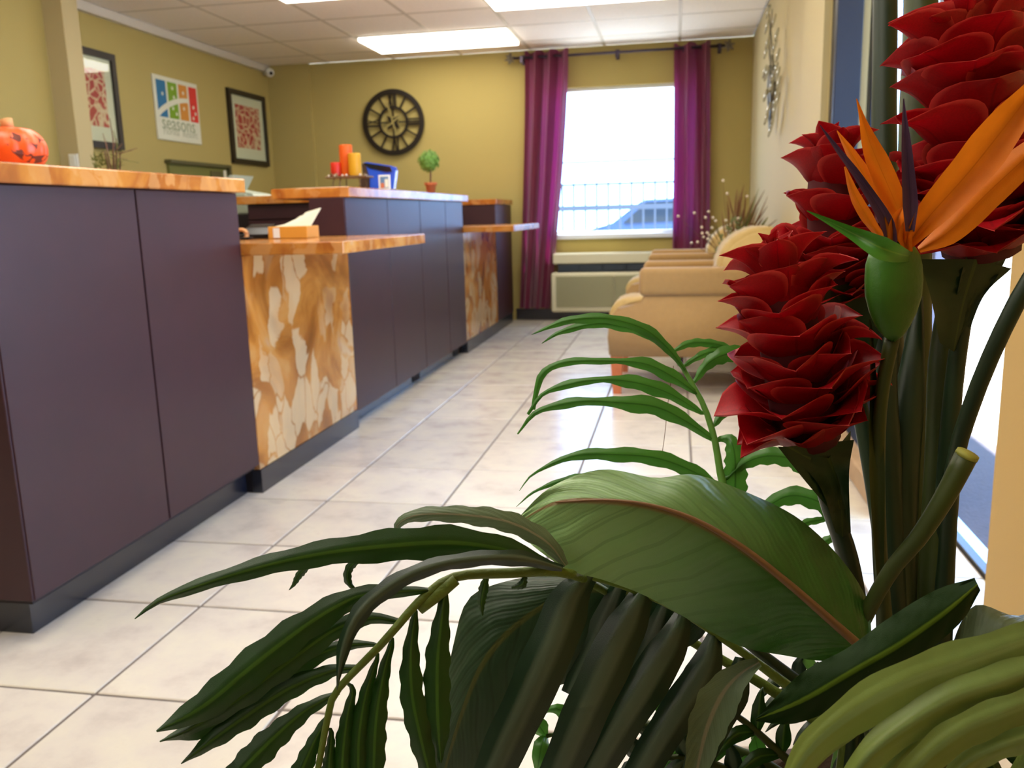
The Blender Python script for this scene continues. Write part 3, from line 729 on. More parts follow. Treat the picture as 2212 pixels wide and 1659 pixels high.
# topiary
YT = 5.0
tp = opx(931, 412, YT); rb = 25/FPX*YT*.98; bc = opx(928, 348, YT)
to = thing('topiary', 'small round green topiary in a terracotta pot on the middle counter', 'plant', (tp.x, YT, ZT))
bc = Vector((tp.x-.004, YT, bc.z)); pz = opx(931, 394, YT).z
lathe('pot', [(.024, 0), (.030, (pz-ZT)*.7), (.036, (pz-ZT)*.72), (.037, pz-ZT), (.030, pz-ZT), (.028, (pz-ZT)*.8)], (tp.x, YT, ZT), TERRA, to, 20)
tube('trunk', [(tp.x, YT, pz-.01), (tp.x+.002, YT, (pz+bc.z)/2), bc], .005, TWIG, to, 6)
V, F = sphere_data(bc, rb*.8, 16, 10); mesh('ball', V, F, TOPI, to, smooth=True)
A = Acc(); rr = random.Random(2)
for k in range(420):
    z = rr.uniform(-1, 1); a = rr.uniform(0, 2*PI); s = math.sqrt(1-z*z); d = Vector((s*math.cos(a), s*math.sin(a), z))
    p = bc+d*rb*rr.uniform(.74, .95); tg = d.orthogonal().normalized(); q = Matrix.Rotation(rr.uniform(0, 6.28), 3, d); tg = q @ tg; b_ = d.cross(tg)
    L = rr.uniform(.010, .018)
    A.add([p-b_*L*.4, p+tg*L+d*.006, p+b_*L*.4, p-tg*L*.3], [(0, 1, 2, 3)])
g = A.build('leaves', TOPI, to); g['kind'] = 'stuff'

# ------------------------------------------------------------------ left wall: framed prints, sign, camera
XL = -3.65
def fprint(ya, yb, za, zb, label):
    t = thing('picture', label, 'picture', (XL, (ya+yb)/2, za), 'red framed prints on the office wall')
    fw = .042
    A = Acc()
    for q in ((ya, yb, za, za+fw), (ya, yb, zb-fw, zb), (ya, ya+fw, za+fw, zb-fw), (yb-fw, yb, za+fw, zb-fw)): A.box(XL, XL+.03, *q)
    A.build('frame', FRAMEB, t)
    box('mat_board', XL+.004, XL+.012, ya+fw, yb-fw, za+fw, zb-fw, MATW, t)
    m_ = .115
    box('print', XL+.012, XL+.0135, ya+m_, yb-m_, za+m_+.02, zb-m_, ART, t)
    box('glass', XL+.016, XL+.018, ya+fw, yb-fw, za+fw, zb-fw, GLASS, t)
fprint(4.79, 5.41, 1.425, 2.03, 'red flower print in dark frame, left one, beside the pilaster')
fprint(6.895, 7.553, 1.42, 2.023, 'red flower print in dark frame, right one, near the room corner')
sg = thing('wall_sign', 'white resort sign with four coloured blocks between the two prints', 'sign', (XL, 6.14, 1.53))
SY0, SY1, SZ0, SZ1 = 5.845, 6.432, 1.533, 1.98
box('board', XL, XL+.012, SY0, SY1, SZ0, SZ1, mat('sign_white', (212, 212, 188), rough=.5), sg, .003)
def sp(a, b): return (SY0+(SY1-SY0)*a, SZ0+(SZ1-SZ0)*b)
cols = [(.055, .255, (14, 104, 146)), (.30, .50, (110, 152, 10)), (.545, .735, (200, 132, 44)), (.78, .965, (206, 44, 34))]
white = MATS['sign_white']
def flat(name, poly, x, m, dx=.002):
    V, F = prism_data(poly, lambda p: Vector((x, p[0], p[1])), lambda p: Vector((x+dx, p[0], p[1]))); return mesh(name, V, F, m, sg)
for k, (a, b, c) in enumerate(cols):
    mm = mat('sign_colour_%d' % k, c, rough=.5)
    y0_, zt_ = sp(a, .93); y1_, zb_ = sp(b, .36)
    flat('colour_block', [(y0_, zb_), (y1_, zb_), (y1_, zt_), (y0_, zt_)], XL+.012, mm)
# sweeping pale arch across the blocks
def archz(a): return .36+.33*math.sin(min(1, max(0, (a-.02)/.75))*PI/2)**.75
up = []; lo = []
for k in range(25):
    a = .04+.70*k/24; z = archz(a); wv = .035+.02*(1-k/24)
    up.append(sp(a, z+wv)); lo.append(sp(a, z-wv))
V = [Vector((XL+.0145, *p)) for p in up]+[Vector((XL+.0145, *p)) for p in lo]; n_ = 25
mesh('arch_stripe', V, [(i, i+1, n_+i+1, n_+i) for i in range(n_-1)], white, sg)
rr = random.Random(5)
for a, b in ((.40, .84), (.42, .70), (.38, .52), (.45, .44), (.64, .80), (.63, .55), (.86, .60), (.90, .50), (.84, .42), (.17, .72)):
    yc, zc = sp(a, b); P = []
    for k in range(10):
        r_ = .017 if k % 2 == 0 else .009; P.append((yc+r_*math.cos(k*PI/5), zc+r_*math.sin(k*PI/5)))
    flat('blossom', P, XL+.0142, white, .001)
def text(s, size, loc, rot, m, parent, ext=.001, name='lettering', align='LEFT'):
    cu = bpy.data.curves.new(name, 'FONT'); cu.body = s; cu.size = size; cu.extrude = ext; cu.align_x = align; cu.resolution_u = 3
    tmp = bpy.data.objects.new('tmp', cu); COL.objects.link(tmp); bpy.context.view_layer.update()
    dg = bpy.context.evaluated_depsgraph_get(); me = bpy.data.meshes.new_from_object(tmp.evaluated_get(dg))
    bpy.data.objects.remove(tmp, do_unlink=True)
    me.materials.clear(); me.materials.append(m)
    o = bpy.data.objects.new(name, me); COL.objects.link(o); o.parent = parent
    o.location = Vector(loc)-wloc(parent); o.rotation_euler = rot
    xs = [v.co.x for v in me.vertices]; return o, max(xs)-min(xs)
gt = mat('sign_grey_text', (146, 156, 120), rough=.6); gt2 = mat('sign_pale_text', (178, 180, 152), rough=.6)
y_, z_ = sp(.10, .175); text('seasons', .145, (XL+.0125, y_, z_), (PI/2, 0, PI/2), gt, sg)
y_, z_ = sp(.12, .09); text('Florida', .075, (XL+.0125, y_, z_), (PI/2, 0, PI/2), gt2, sg)
y_, z_ = sp(.55, .09); text('Resort', .075, (XL+.0125, y_, z_), (PI/2, 0, PI/2), gt2, sg)
sc_ = thing('security_camera', 'small white dome security camera under the ceiling in the office corner', 'camera', (XL, 7.62, 2.24))
A = Acc(); A.tube([(XL, 7.62, 2.235), (XL+.05, 7.60, 2.235)], .012, 8); A.build('bracket', WHITE, sc_, True)
V, F = sphere_data((XL+.075, 7.59, 2.235), .04, 14, 8); mesh('housing', V, F, WHITE, sc_, smooth=True)
V, F = sphere_data((XL+.098, 7.566, 2.225), .017, 10, 6); mesh('lens', V, F, DKGLOSS, sc_, smooth=True)
# recessed board low on the office wall
kb = thing('key_cabinet', 'olive wall cabinet with dark rim below the sign', 'cabinet', (XL, 6.35, .9))
box('back_board', XL, XL+.02, 5.93, 6.78, .7, 1.37, OLIVE, kb)
box('rim', XL, XL+.05, 5.91, 6.80, 1.37, 1.395, mat('olive_dark', (84, 80, 44), rough=.6), kb)
box('rim', XL, XL+.05, 6.77, 6.80, .7, 1.37, MATS['olive_dark'], kb)
box('inner_panel', XL+.02, XL+.03, 6.50, 6.66, .72, 1.34, MATS['olive_dark'], kb)
box('paper_strip', XL+.03, XL+.033, 6.69, 6.735, 1.1, 1.35, PAPER, kb)
# light switch on the pilaster
ls = thing('light_switch', 'white light switch plate on the pilaster left of the prints', 'light switch', (-3.47, 4.655, 1.30))
s1 = on(1, 4.655, 148, 333); s2 = on(1, 4.655, 171, 362)
box('plate', s1.x, s2.x, 4.650, 4.6595, s2.z-.02, s1.z, WHITE, ls, .002); box('rocker', (s1.x+s2.x)/2-.015, (s1.x+s2.x)/2+.015, 4.646, 4.650, (s1.z+s2.z)/2-.03, (s1.z+s2.z)/2+.03, WHITE, ls, .002)
# tall twiggy plant behind the near counter
YP = 3.3; pb_ = on(1, YP, 242, 372)
tw = thing('twig_plant', 'spindly twig and grass plant behind the nearest counter', 'plant', (pb_.x, YP, 0))
lathe('vase', [(.06, 0), (.075, .3), (.06, .62), (.045, .92), (.055, .98)], (pb_.x, YP, 0), POTM, tw, 16)
rr = random.Random(8)
for u, v, b in ((222, 288, 0), (237, 255, 0), (245, 282, 4), (252, 300, 6), (215, 330, -10), (285, 325, 14), (296, 320, 20), (300, 352, 16), (275, 345, 10), (203, 340, -12), (196, 345, -14), (265, 310, 8)):
    e = on(1, YP, u, v); m_ = on(1, YP, 242+(u-242)*.35, 330+(v-330)*.4+b*.3)
    m_.y += rr.uniform(-.03, .03)
    p0 = Vector((pb_.x+rr.uniform(-.02, .02), YP, .96)); tube('twig', [p0, (p0+m_)/2, m_, e], [.004, .003, .0028, .0012], TWIG if rr.random() < .6 else GRASSG, tw, 5)
A = Acc()
for k in range(60):
    c = on(1, YP, rr.uniform(200, 262), rr.uniform(335, 368)); d = Vector((rr.uniform(-1, 1), rr.uniform(-.5, .5), rr.uniform(.1, 1))).normalized()
    s_ = d.orthogonal().normalized()*.0035; A.add([c-s_, c+d*.03, c+s_], [(0, 1, 2)])
g = A.build('foliage', GRASSG, tw); g['kind'] = 'stuff'

# ------------------------------------------------------------------ wall clock
CC = Vector((-2.484, YB-.03, 1.769)); R0 = .284
ck = thing('wall_clock', 'large round black openwork clock with roman numerals on the yellow wall', 'clock', CC)
def ring(r, wdt, name, dep=.018):
    V = []; F = []; n = 72
    for k in range(n):
        a = 2*PI*k/n
        for rr_, yy in ((r-wdt/2, -dep/2), (r+wdt/2, -dep/2), (r+wdt/2, dep/2), (r-wdt/2, dep/2)): V.append(CC+Vector((rr_*math.sin(a), yy, rr_*math.cos(a))))
    for k in range(n):
        for q in range(4): F.append((k*4+q, k*4+(q+1) % 4, ((k+1) % n)*4+(q+1) % 4, ((k+1) % n)*4+q))
    mesh(name, V, F, BLACK, ck)
ring(R0-.021, .042, 'outer_ring'); ring(.128, .021, 'inner_ring')
def bar(name, a, r0, r1, off0, off1, wd, m=BLACK, y=0, dep=.01):
    d = Vector((math.sin(a), 0, math.cos(a))); s = Vector((math.cos(a), 0, -math.sin(a)))
    p0 = CC+d*r0+s*off0; p1 = CC+d*r1+s*off1; h = Vector((0, dep/2, 0)); q = s*wd/2; yo = Vector((0, y, 0))
    V = [p0-q-h, p0+q-h, p1+q-h, p1-q-h, p0-q+h, p0+q+h, p1+q+h, p1-q+h]
    mesh(name, [v+yo for v in V], [(0, 1, 2, 3), (7, 6, 5, 4), (0, 4, 5, 1), (1, 5, 6, 2), (2, 6, 7, 3), (3, 7, 4, 0)], m, ck)
for h in range(12):
    a = h*PI/6
    if h == 3:
        for o_ in (-.022, 0, .022): bar('numeral', a, .132, .252, o_, o_, .014)
    elif h == 9:
        for o_ in (-.026,): bar('numeral', a, .132, .252, o_, o_, .014)
        bar('numeral', a, .132, .252, -.006, .028, .010); bar('numeral', a, .132, .252, .028, -.006, .010)
    elif h == 0:
        bar('numeral', a, .132, .252, -.035, -.005, .012); bar('numeral', a, .132, .252, -.005, -.035, .012)
        bar('numeral', a, .132, .252, .012, .012, .012); bar('numeral', a, .132, .252, .030, .030, .012)
    elif h == 6:
        bar('numeral', a, .132, .252, 0, -.024, .012); bar('numeral', a, .132, .252, 0, .020, .012); bar('numeral', a, .132, .252, -.034, -.034, .012)
    else: bar('spoke', a, .13, .25, 0, 0, .015)
    if h % 3 == 0:
        bar('inner_spoke', a, .05, .125, 0, 0, .013)
P = []
for k in range(8):
    a = k*PI/4; r_ = .082 if k % 2 == 1 else .034; P.append((r_*math.sin(a), r_*math.cos(a)))
V, F = prism_data(P, lambda p: CC+Vector((p[0], -.008, p[1])), lambda p: CC+Vector((p[0], .006, p[1]))); mesh('star_boss', V, F, BLACK, ck)
HM = mat('tan_hand', (150, 136, 78), rough=.5)
bar('minute_hand', -.25, -.09, .17, 0, 0, .014, HM, -.016, .003); bar('hour_hand', .95, -.07, .11, 0, 0, .014, HM, -.019, .003)
tube('mount', [(CC.x, CC.y+.006, CC.z), (CC.x, YB, CC.z)], .02, BLACK, ck, 10)

# ------------------------------------------------------------------ metal wall art on the right wall
wa = thing('wall_art', 'tall silver branch wall art with mirrored leaves on the right wall', 'wall art', (XW-.04, 5.85, 1.8))
rr = random.Random(12)
base = [on(0, XW-.035, *p) for p in ((1664, 280), (1668, 200), (1670, 120), (1668, 25))]
for k in range(7):
    off = [Vector((rr.uniform(-.02, .015), rr.uniform(-.10, .10), rr.uniform(-.05, .05))) for _ in base]; off[0] *= .2
    p = [b+o for b, o in zip(base, off)]
    if k > 3: p = p[:3]
    tube('branch', [Vector(q) for q in spline([tuple(a) for a in p], 10)], [.006-.0004*i for i in range(10)], SILVD, wa, 5)
A2 = [(1660, 25), (1657, 58), (1658, 92), (1655, 112), (1652, 155), (1656, 160), (1654, 205), (1660, 235), (1656, 255), (1664, 282), (1672, 45), (1678, 75), (1674, 100), (1680, 120), (1676, 150), (1680, 160), (1682, 180), (1678, 200), (1680, 215), (1672, 225), (1672, 240), (1670, 255), (1668, 270), (1670, 165), (1667, 185)]
for k, (u, v) in enumerate(A2):
    c = on(0, XW-.05-(.05 if u < 1664 else 0), u, v); n_ = 10
    tl = rr.uniform(-.5, .5); V = []
    for q in range(n_):
        a = 2*PI*q/n_; y = .020*math.cos(a); z = .042*math.sin(a); V.append(c+Vector((.012*math.sin(a)+.01*math.cos(a), y*math.cos(tl)-z*math.sin(tl)*.4, z)))
    V.append(c+Vector((-.008, 0, 0))); V.append(c+Vector((.004, 0, 0)))
    mesh('mirror_leaf', V, [(q, (q+1) % n_, n_) for q in range(n_)]+[((q+1) % n_, q, n_+1) for q in range(n_)], SILVER, wa, smooth=True)
tube('mount', [(XW-.05, 5.9, 1.8), (XW, 5.9, 1.8)], .008, SILVD, wa, 6)

# ------------------------------------------------------------------ entrance: frame posts, glass, threshold
dr = thing('door_1', None, None, (.78, 2.8, 0)); dr['kind'] = 'structure'
box('door_frame', .602, .70, 3.74, 3.85, 0, 2.22, ALU, dr, .004)
box('door_frame', .735, .79, 3.72, 3.80, 0, 2.22, ALU, dr, .004)
box('mullion', .75, .80, 2.78, 2.90, 0.0, 2.22, ALUG, dr, .004)
box('door_head', .72, .80, 1.74, 3.85, 2.12, 2.22, ALU, dr)
box('kick_panel', .74, .78, 2.90, 3.72, .08, .42, ALU, dr, .004)
box('pane', .762, .768, 2.90, 3.72, .42, 2.12, GLASS, dr)
box('door_sill', .60, .66, 2.66, 3.85, 0, .075, WOODT, dr, .008)
box('door_sill', .66, .74, 2.66, 3.85, 0, .04, PANELIN, dr)
box('threshold', .775, .80, 1.74, 2.78, -.02, .012, ALU, dr)
box('threshold', .80, .84, 1.74, 2.78, -.02, .006, STRIP, dr)

# ------------------------------------------------------------------ armchairs and table between them
def armchair(y0_, label):
    t = thing('armchair', label, 'armchair', (.12, y0_+.37, 0), 'tan armchairs against the right wall')
    y1_ = y0_+.74
    box('seat_base', -.335, .50, y0_+.125, y1_-.125, .20, .36, FAB, t, .03, 3, True)
    # seat cushion with bulging front
    pr = [(-.33, .36), (-.350, .40), (-.33, .45), (-.27, .475), (.0, .485), (.32, .47), (.32, .355)]
    V, F = prism_data(pr, lambda p: Vector((p[0], y0_+.125, p[1])), lambda p: Vector((p[0], y1_-.125, p[1])))
    bm = bmesh.new(); vv = [bm.verts.new(v) for v in V]
    for f in F: bm.faces.new([vv[i] for i in f])
    bmesh.ops.bevel(bm, geom=bm.edges[:], offset=.012, segments=2, affect='EDGES'); bmobj('seat_cushion', bm, FABS, t, True)
    for ya in (y0_, y1_-.125):
        # side: low panel reaching forward, arm block on top
        pr = [(-.338, .20), (-.345, .30), (-.335, .40), (-.29, .455), (-.17, .47), (-.165, .515), (.5, .515), (.56, .20)]
        V, F = prism_data(pr, lambda p: Vector((p[0], ya, p[1])), lambda p: Vector((p[0], ya+.125, p[1])))
        bm = bmesh.new(); vv = [bm.verts.new(v) for v in V]
        for f in F: bm.faces.new([vv[i] for i in f])
        bmesh.ops.bevel(bm, geom=bm.edges[:], offset=.01, segments=2, affect='EDGES'); bmobj('side_panel', bm, FAB, t, True)
        box('armrest', -.185, .50, ya-.008, ya+.128, .512, .652, FAB, t, .028, 4, True)
    pr = [(.30, .40), (.20, .60), (.215, .70), (.265, .775), (.345, .825), (.44, .845), (.52, .83), (.57, .77), (.585, .60), (.575, .22), (.40, .22)]
    V, F = prism_data(pr, lambda p: Vector((p[0], y0_+.03, p[1])), lambda p: Vector((p[0], y1_-.03, p[1])))
    bm = bmesh.new(); vv = [bm.verts.new(v) for v in V]
    for f in F: bm.faces.new([vv[i] for i in f])
    bmesh.ops.bevel(bm, geom=bm.edges[:], offset=.022, segments=3, affect='EDGES'); bmobj('backrest', bm, FABS, t, True)
    for lx in (-.30, .50):
        for ly in (y0_+.05, y1_-.05):
            V = []
            for z, h in ((.205, .032), (0, .021)):
                V += [Vector((lx+sx*h, ly+sy*h, z)) for sx, sy in ((-1, -1), (1, -1), (1, 1), (-1, 1))]
            mesh('leg', V, [(0, 1, 2, 3), (7, 6, 5, 4)]+[(i, i+4, (i+1) % 4+4, (i+1) % 4) for i in range(4)], LEGW, t)
armchair(4.44, 'tan upholstered armchair nearest the viewer, behind the red ginger flowers')
armchair(5.92, 'tan upholstered armchair farther back, next to the window wall')
et = thing('side_table', 'small dark side table between the two tan armchairs', 'table', (.25, 5.55, 0))
box('table_top', .0, .50, 5.32, 5.78, .47, .50, PANEL, et, .004)
for lx in (.03, .47):
    for ly in (5.35, 5.75): box('leg', lx-.018, lx+.018, ly-.018, ly+.018, 0, .47, PANEL, et)
# dried arrangement
YV = 5.55; vb = on(1, YV, 1585, 600)
VX = vb.x
da = thing('dried_arrangement', 'dried grasses with white berry sprays in a vase between the armchairs', 'dried flowers', (VX, YV, .50))
lathe('vase', [(.045, 0), (.07, .05), (.065, .11), (.04, .15), (.045, .17)], (VX, YV, .50), POTM, da, 18)
v0 = Vector((VX, YV, .64)); rr = random.Random(21)
for k in range(46):
    u = rr.gauss(1610, 30); v = rr.uniform(395, 470)+abs(u-1615)*.35
    e = on(1, YV+rr.uniform(-.1, .1), u, v); mid = v0.lerp(e, .5)+Vector((rr.uniform(-.02, .02), rr.uniform(-.02, .02), 0))
    P = [Vector(q) for q in spline([tuple(v0), tuple(mid), tuple(e)], 6)]
    tube('grass_plume', P, [.0015, .0018, .003, .0055, .0045, .0008], GRASS if k % 4 else GRASSG, da, 5)
for (u, v) in ((1562, 390), (1571, 418), (1465, 467), (1500, 460), (1531, 457), (1524, 470), (1540, 470), (1546, 477), (1516, 491), (1538, 492), (1528, 503), (1532, 508), (1520, 512), (1494, 525), (1507, 523), (1529, 516), (1568, 476), (1595, 472), (1608, 493), (1621, 490), (1614, 424), (1517, 504)):
    e = on(1, YV-.05, u, v); mid = v0.lerp(e, .55)+Vector((-.01, 0, -.02)); s = thing
    tube('berry_stem', [Vector(q) for q in spline([tuple(v0), tuple(mid), tuple(e)], 6)], [.0016]*5+[.0008], TWIG, da, 4)
    V, F = sphere_data(e, .0085, 8, 6); mesh('berry', V, F, BERRYW, da, smooth=True)
for k in range(34):
    u = rr.uniform(1545, 1592); v = 545-(u-1545)*1.1+rr.uniform(-22, 25)
    e = on(1, YV-.09, u, v); V, F = sphere_data(e, rr.uniform(.0035, .0055), 6, 4); mesh('small_blossom', V, F, BERRYW, da)
tube('berry_stem', [v0, on(1, YV-.09, 1570, 560), on(1, YV-.09, 1590, 500)], .002, GRASSG, da, 4); tube('berry_stem', [v0, on(1, YV-.09, 1560, 575), on(1, YV-.09, 1550, 545)], .002, GRASSG, da, 4)

LP = mat('sage_leaf', (120, 128, 84), rough=.7, translucent=.2)
for k in range(46):
    u = rr.uniform(1548, 1600); v = 560-(u-1545)*1.15+rr.uniform(-34, 22)
    c = on(1, YV-.10+rr.uniform(-.02, .02), u, v); d = Vector((rr.uniform(-1, .4), rr.uniform(-.4, .4), rr.uniform(.2, 1))).normalized(); q_ = d.cross(Vector((0, 1, 0))).normalized()*.009
    L_ = rr.uniform(.022, .036)
    mesh('leaf', [c, c+d*L_*.5+q_, c+d*L_, c+d*L_*.5-q_, c+d*L_*.5+Vector((0, -.004, 0))], [(0, 1, 4), (1, 2, 4), (2, 3, 4), (3, 0, 4)], LP, da)
    tube('leaf_stem', [v0, v0.lerp(c, .6)+Vector((0, -.01, -.01)), c], .001, GRASSG, da, 3)

# ================================================================== foreground arrangement
BC = pt(1960, 1690, .62); BX, BY = BC.x, BC.y; ZP = .46
po = thing('planter', 'woven floor planter holding the tropical flower arrangement', 'planter', (BX, BY, 0))
lathe('pot', [(.085, 0), (.10, .02), (.135, .30), (.145, ZP-.02), (.15, ZP), (.135, ZP), (.13, ZP-.05)], (BX, BY, 0), POTM, po, 36)
lathe('moss', [(.131, ZP-.06), (.128, ZP-.04), (.06, ZP-.025), (.001, ZP-.02)], (BX, BY, 0), MOSS, po, 30)
ROOT = Vector((BX, BY, ZP-.03))
def root(dx=0, dy=0): return ROOT+Vector((dx, dy, 0))

def blade(name, m, parent, mid, width, fold=.003, wave=0, wfreq=6, n=26, seed=0, droop=0, tip=.02, twist=None):
    """ribbon leaf: mid = (u, v, depth) spine, width in picture px at full, V-folded along its rib"""
    S = spline(mid, n); rr = random.Random(seed); ph = rr.uniform(0, 6.28)
    if isinstance(width, (int, float)):
        W = [width*.5*max(tip, min(1, (i/(n-1)*6+.25))*(1-(i/(n-1))**2.6)**.75) for i in range(n)]
    else: W = [float(x[0])*.5 for x in spline([(w_, 0) for w_ in width], n)] if len(width) > 2 else [.5*(width[0]+(width[1]-width[0])*i/(n-1)) for i in range(n)]
    if not isinstance(width, (int, float)):
        xs = np.linspace(0, 1, len(width)); W = [.5*float(np.interp(i/(n-1), xs, width)) for i in range(n)]
    V = []; UV = []; F = []; ks = (-1, -.5, 0, .5, 1)
    for i in range(n):
        a = S[max(0, i-1)]; b = S[min(n-1, i+1)]; t = b[:2]-a[:2]; L = np.linalg.norm(t); t = t/(L if L > 1e-6 else 1)
        nn = np.array([-t[1], t[0]]); s = i/(n-1)
        tw = 0 if twist is None else float(np.interp(s, np.linspace(0, 1, len(twist)), twist))
        for k in ks:
            wv = 1+wave*math.sin(wfreq*2*PI*s+ph+(1.7 if k > 0 else 0))*(abs(k) > .9)
            q = S[i][:2]+nn*k*W[i]*wv*math.cos(tw)
            dd = S[i][2]+fold*abs(k)*min(1, W[i]/12)+k*W[i]/FPX*S[i][2]*math.sin(tw)+wave*.006*math.sin(wfreq*2*PI*s+ph+k*2)*abs(k)
            V.append(pt(q[0], q[1], dd)); UV.append((s, (k+1)/2))
    for i in range(n-1):
        for k in range(4): F.append((i*5+k, i*5+k+1, (i+1)*5+k+1, (i+1)*5+k))
    return mesh(name, V, F, m, parent, uv=UV, smooth=True)

def broad(name, m, parent, mid, up, lo, n=34, mm=13, bulge=.02, wav=.0016, seed=0):
    """broad leaf from three curves base-to-tip: margin, rib, margin"""
    A_, B_, C_ = spline(up, n), spline(mid, n), spline(lo, n); V = []; UV = []; F = []
    for i in range(n):
        s = i/(n-1)
        for k in range(mm):
            q = 2*k/(mm-1)-1
            if q < 0: p = B_[i]+(A_[i]-B_[i])*(-q)
            else: p = B_[i]+(C_[i]-B_[i])*q
            d = p[2]+bulge*(q*q)*math.sin(PI*min(1, s*1.1+.05))+wav*math.sin(s*42-abs(q)*9)*abs(q)
            V.append(pt(p[0], p[1], d)); UV.append((s, (q+1)/2))
    for i in range(n-1):
        for k in range(mm-1): F.append((i*mm+k, i*mm+k+1, (i+1)*mm+k+1, (i+1)*mm+k))
    return mesh(name, V, F, m, parent, uv=UV, smooth=True)
def P3(L): return [pt(*p) for p in L]
def stem(name, L, rad, m, parent, n=9, rootpt=None, res=18):
    P = P3(spline(L, res-1 if rootpt else res))+([rootpt] if rootpt else [])
    r = [float(np.interp(i/(res-1), np.linspace(0, 1, len(rad)), rad)) for i in range(res)] if not isinstance(rad, (int, float)) else rad
    return tube(name, P, r, m, parent, n)

# ---- red ginger heads
def bract_mesh(name, tipw, curl, cup, seed):
    rr = random.Random(seed); V = []; UV = []; F = []; nl, nw = 11, 9
    for i in range(nl):
        t = i/(nl-1); wd = math.sin(PI*min(1, .16+.84*t)**.95)**.6 if t < 1 else 0
        wd = (math.sqrt(max(0, 1-(max(0, t-.45)/.55)**2.2))**(tipw*2))*(.5+.5*math.sin(min(1, t/.5)*PI/2)) if t < 1 else 0
        for k in range(nw):
            x = 2*k/(nw-1)-1
            rip = .02*math.sin(5*x+rr.uniform(0, 1))*t if abs(x) > .6 else 0
            V.append((x*wd*.5, t+.03*rip, -cup*(x*x)*wd+curl*t**3+rip+.02*math.sin(t*7))); UV.append((t, .5+x*.5))
    for i in range(nl-1):
        for k in range(nw-1): F.append((i*nw+k, i*nw+k+1, (i+1)*nw+k+1, (i+1)*nw+k))
    me = bpy.data.meshes.new(name); me.from_pydata(V, [], F); me.update()
    l = me.uv_layers.new(name='UVMap')
    for poly in me.polygons:
        poly.use_smooth = True
        for li in poly.loop_indices: 
            u, v = UV[me.loops[li].vertex_index]; l.data[li].uv = (u, min(1, max(0, v)) if u < .86 else (.5+(v-.5)) if u < .95 else (.0 if v < .5 else 1.0))
    me.materials.append(PETAL); return me
BRACTS = [bract_mesh('petal', .5, .22, .36, 1), bract_mesh('petal', .55, .14, .42, 2), bract_mesh('petal', .45, .30, .30, 3), bract_mesh('petal', .62, .08, .40, 6)]
CROWN = [bract_mesh('petal', 1.0, .12, .30, 4), bract_mesh('petal', .8, .25, .4, 5)]
def ginger(label, axis, rad, rings, per, stemL, calyx, seed, crown=9, crl=1.25, extra=()):
    rr = random.Random(seed)
    t = thing('ginger_flower', label, 'flower', ROOT+Vector((rr.uniform(-.03, .03), rr.uniform(-.03, .03), 0)), 'red artificial ginger flowers in the arrangement')
    n = 60; S = [Vector(q) for q in spline([tuple(pt(*p)) for p in axis], n)]
    d0 = axis[0][2]; K = d0/FPX
    R = lambda s: float(np.interp(s, np.linspace(0, 1, len(rad)), rad))*K
    tube('core', S[::6]+[S[-1]], [R(i/10)*.52 for i in range(11)], PCORE, t, 12)
    def put(me, s, th, tilt, L, W, rbase):
        i = min(n-2, int(s*(n-1))); ax = (S[min(n-1, i+3)]-S[max(0, i-3)]).normalized()
        a = ax.cross(Vector(CF)).normalized(); b = ax.cross(a).normalized()
        radl = a*math.cos(th)+b*math.sin(th); tan = ax.cross(radl)
        y = (ax*math.cos(tilt)+radl*math.sin(tilt)).normalized(); z = tan.cross(y)
        if z.dot(radl) < 0 and tilt < 1.4: z = -z
        org = S[i]+radl*rbase
        o = bpy.data.objects.new('petal', me); COL.objects.link(o); o.parent = t
        M = Matrix.Identity(4)
        for r_ in range(3): M[r_][0] = tan[r_]*W; M[r_][1] = y[r_]*L; M[r_][2] = z[r_]*L; M[r_][3] = org[r_]-t.location[r_]
        o.matrix_local = M
        return o
    k = 0
    for j in range(rings):
        s = (j+.15)/rings*.93
        for q in range(per):
            th = 2*PI*(q+.5*(j % 2))/per+rr.uniform(-.22, .22); r_ = R(s)
            tl = (.92-.45*s)+rr.uniform(-.2, .24)
            put(rr.choice(BRACTS), min(.97, s+rr.uniform(-.02, .02)), th, tl, r_*rr.uniform(.78, .98)*(1+.1*s), r_*rr.uniform(1.15, 1.45), r_*.38); k += 1
    for q in range(crown):
        th = 2*PI*q/crown+rr.uniform(-.2, .2); r_ = R(.95)
        put(rr.choice(CROWN), .93, th, rr.uniform(.2, .75), r_*crl*rr.uniform(.85, 1.15), r_*rr.uniform(.7, 1.0), r_*.15)
    for q in range(4): put(CROWN[0], .97, 2*PI*q/4+.4, .12, R(1)*crl*.9, R(1)*.6, 0.0)
    for s, th, tl, L, W in extra: put(CROWN[0], s, th, tl, L*K, W*K, R(s)*.4)
    st = [q for q in stemL]
    stem('stem', st, [.0062, .0065, .0075, .008], STALK, t, 10, t.location.copy())
    for c in calyx: broad('calyx', CALYX, t, *c[:3], n=16, mm=7, bulge=c[3] if len(c) > 3 else -.012)
    return t
ginger('lowest red ginger flower at the front left of the bunch', [(1752, 950, .575), (1728, 840, .56), (1700, 700, .55), (1678, 590, .55)],
       [118, 138, 134, 126, 114, 96], 8, 6, [(1760, 960, .578), (1790, 1080, .585), (1832, 1210, .60), (1862, 1400, .62)],
       [([(1815, 1100, .574), (1790, 1020, .566), (1700, 965, .552)], [(1800, 1110, .575), (1740, 1040, .562), (1680, 965, .55)], [(1832, 1100, .58), (1835, 1010, .57), (1845, 950, .57)]),
        ([(1820, 1160, .585), (1815, 1060, .57), (1790, 990, .56)], [(1805, 1150, .585), (1770, 1050, .568), (1700, 975, .556)], [(1838, 1150, .59), (1834, 1040, .585), (1838, 930, .59)])], 3, 9, 1.2,
       [(.9, 2.6, 1.2, 120, 75), (.62, 2.9, 1.55, 125, 70), (.3, 3.0, 1.5, 130, 90), (.1, .2, 1.3, 120, 90)])
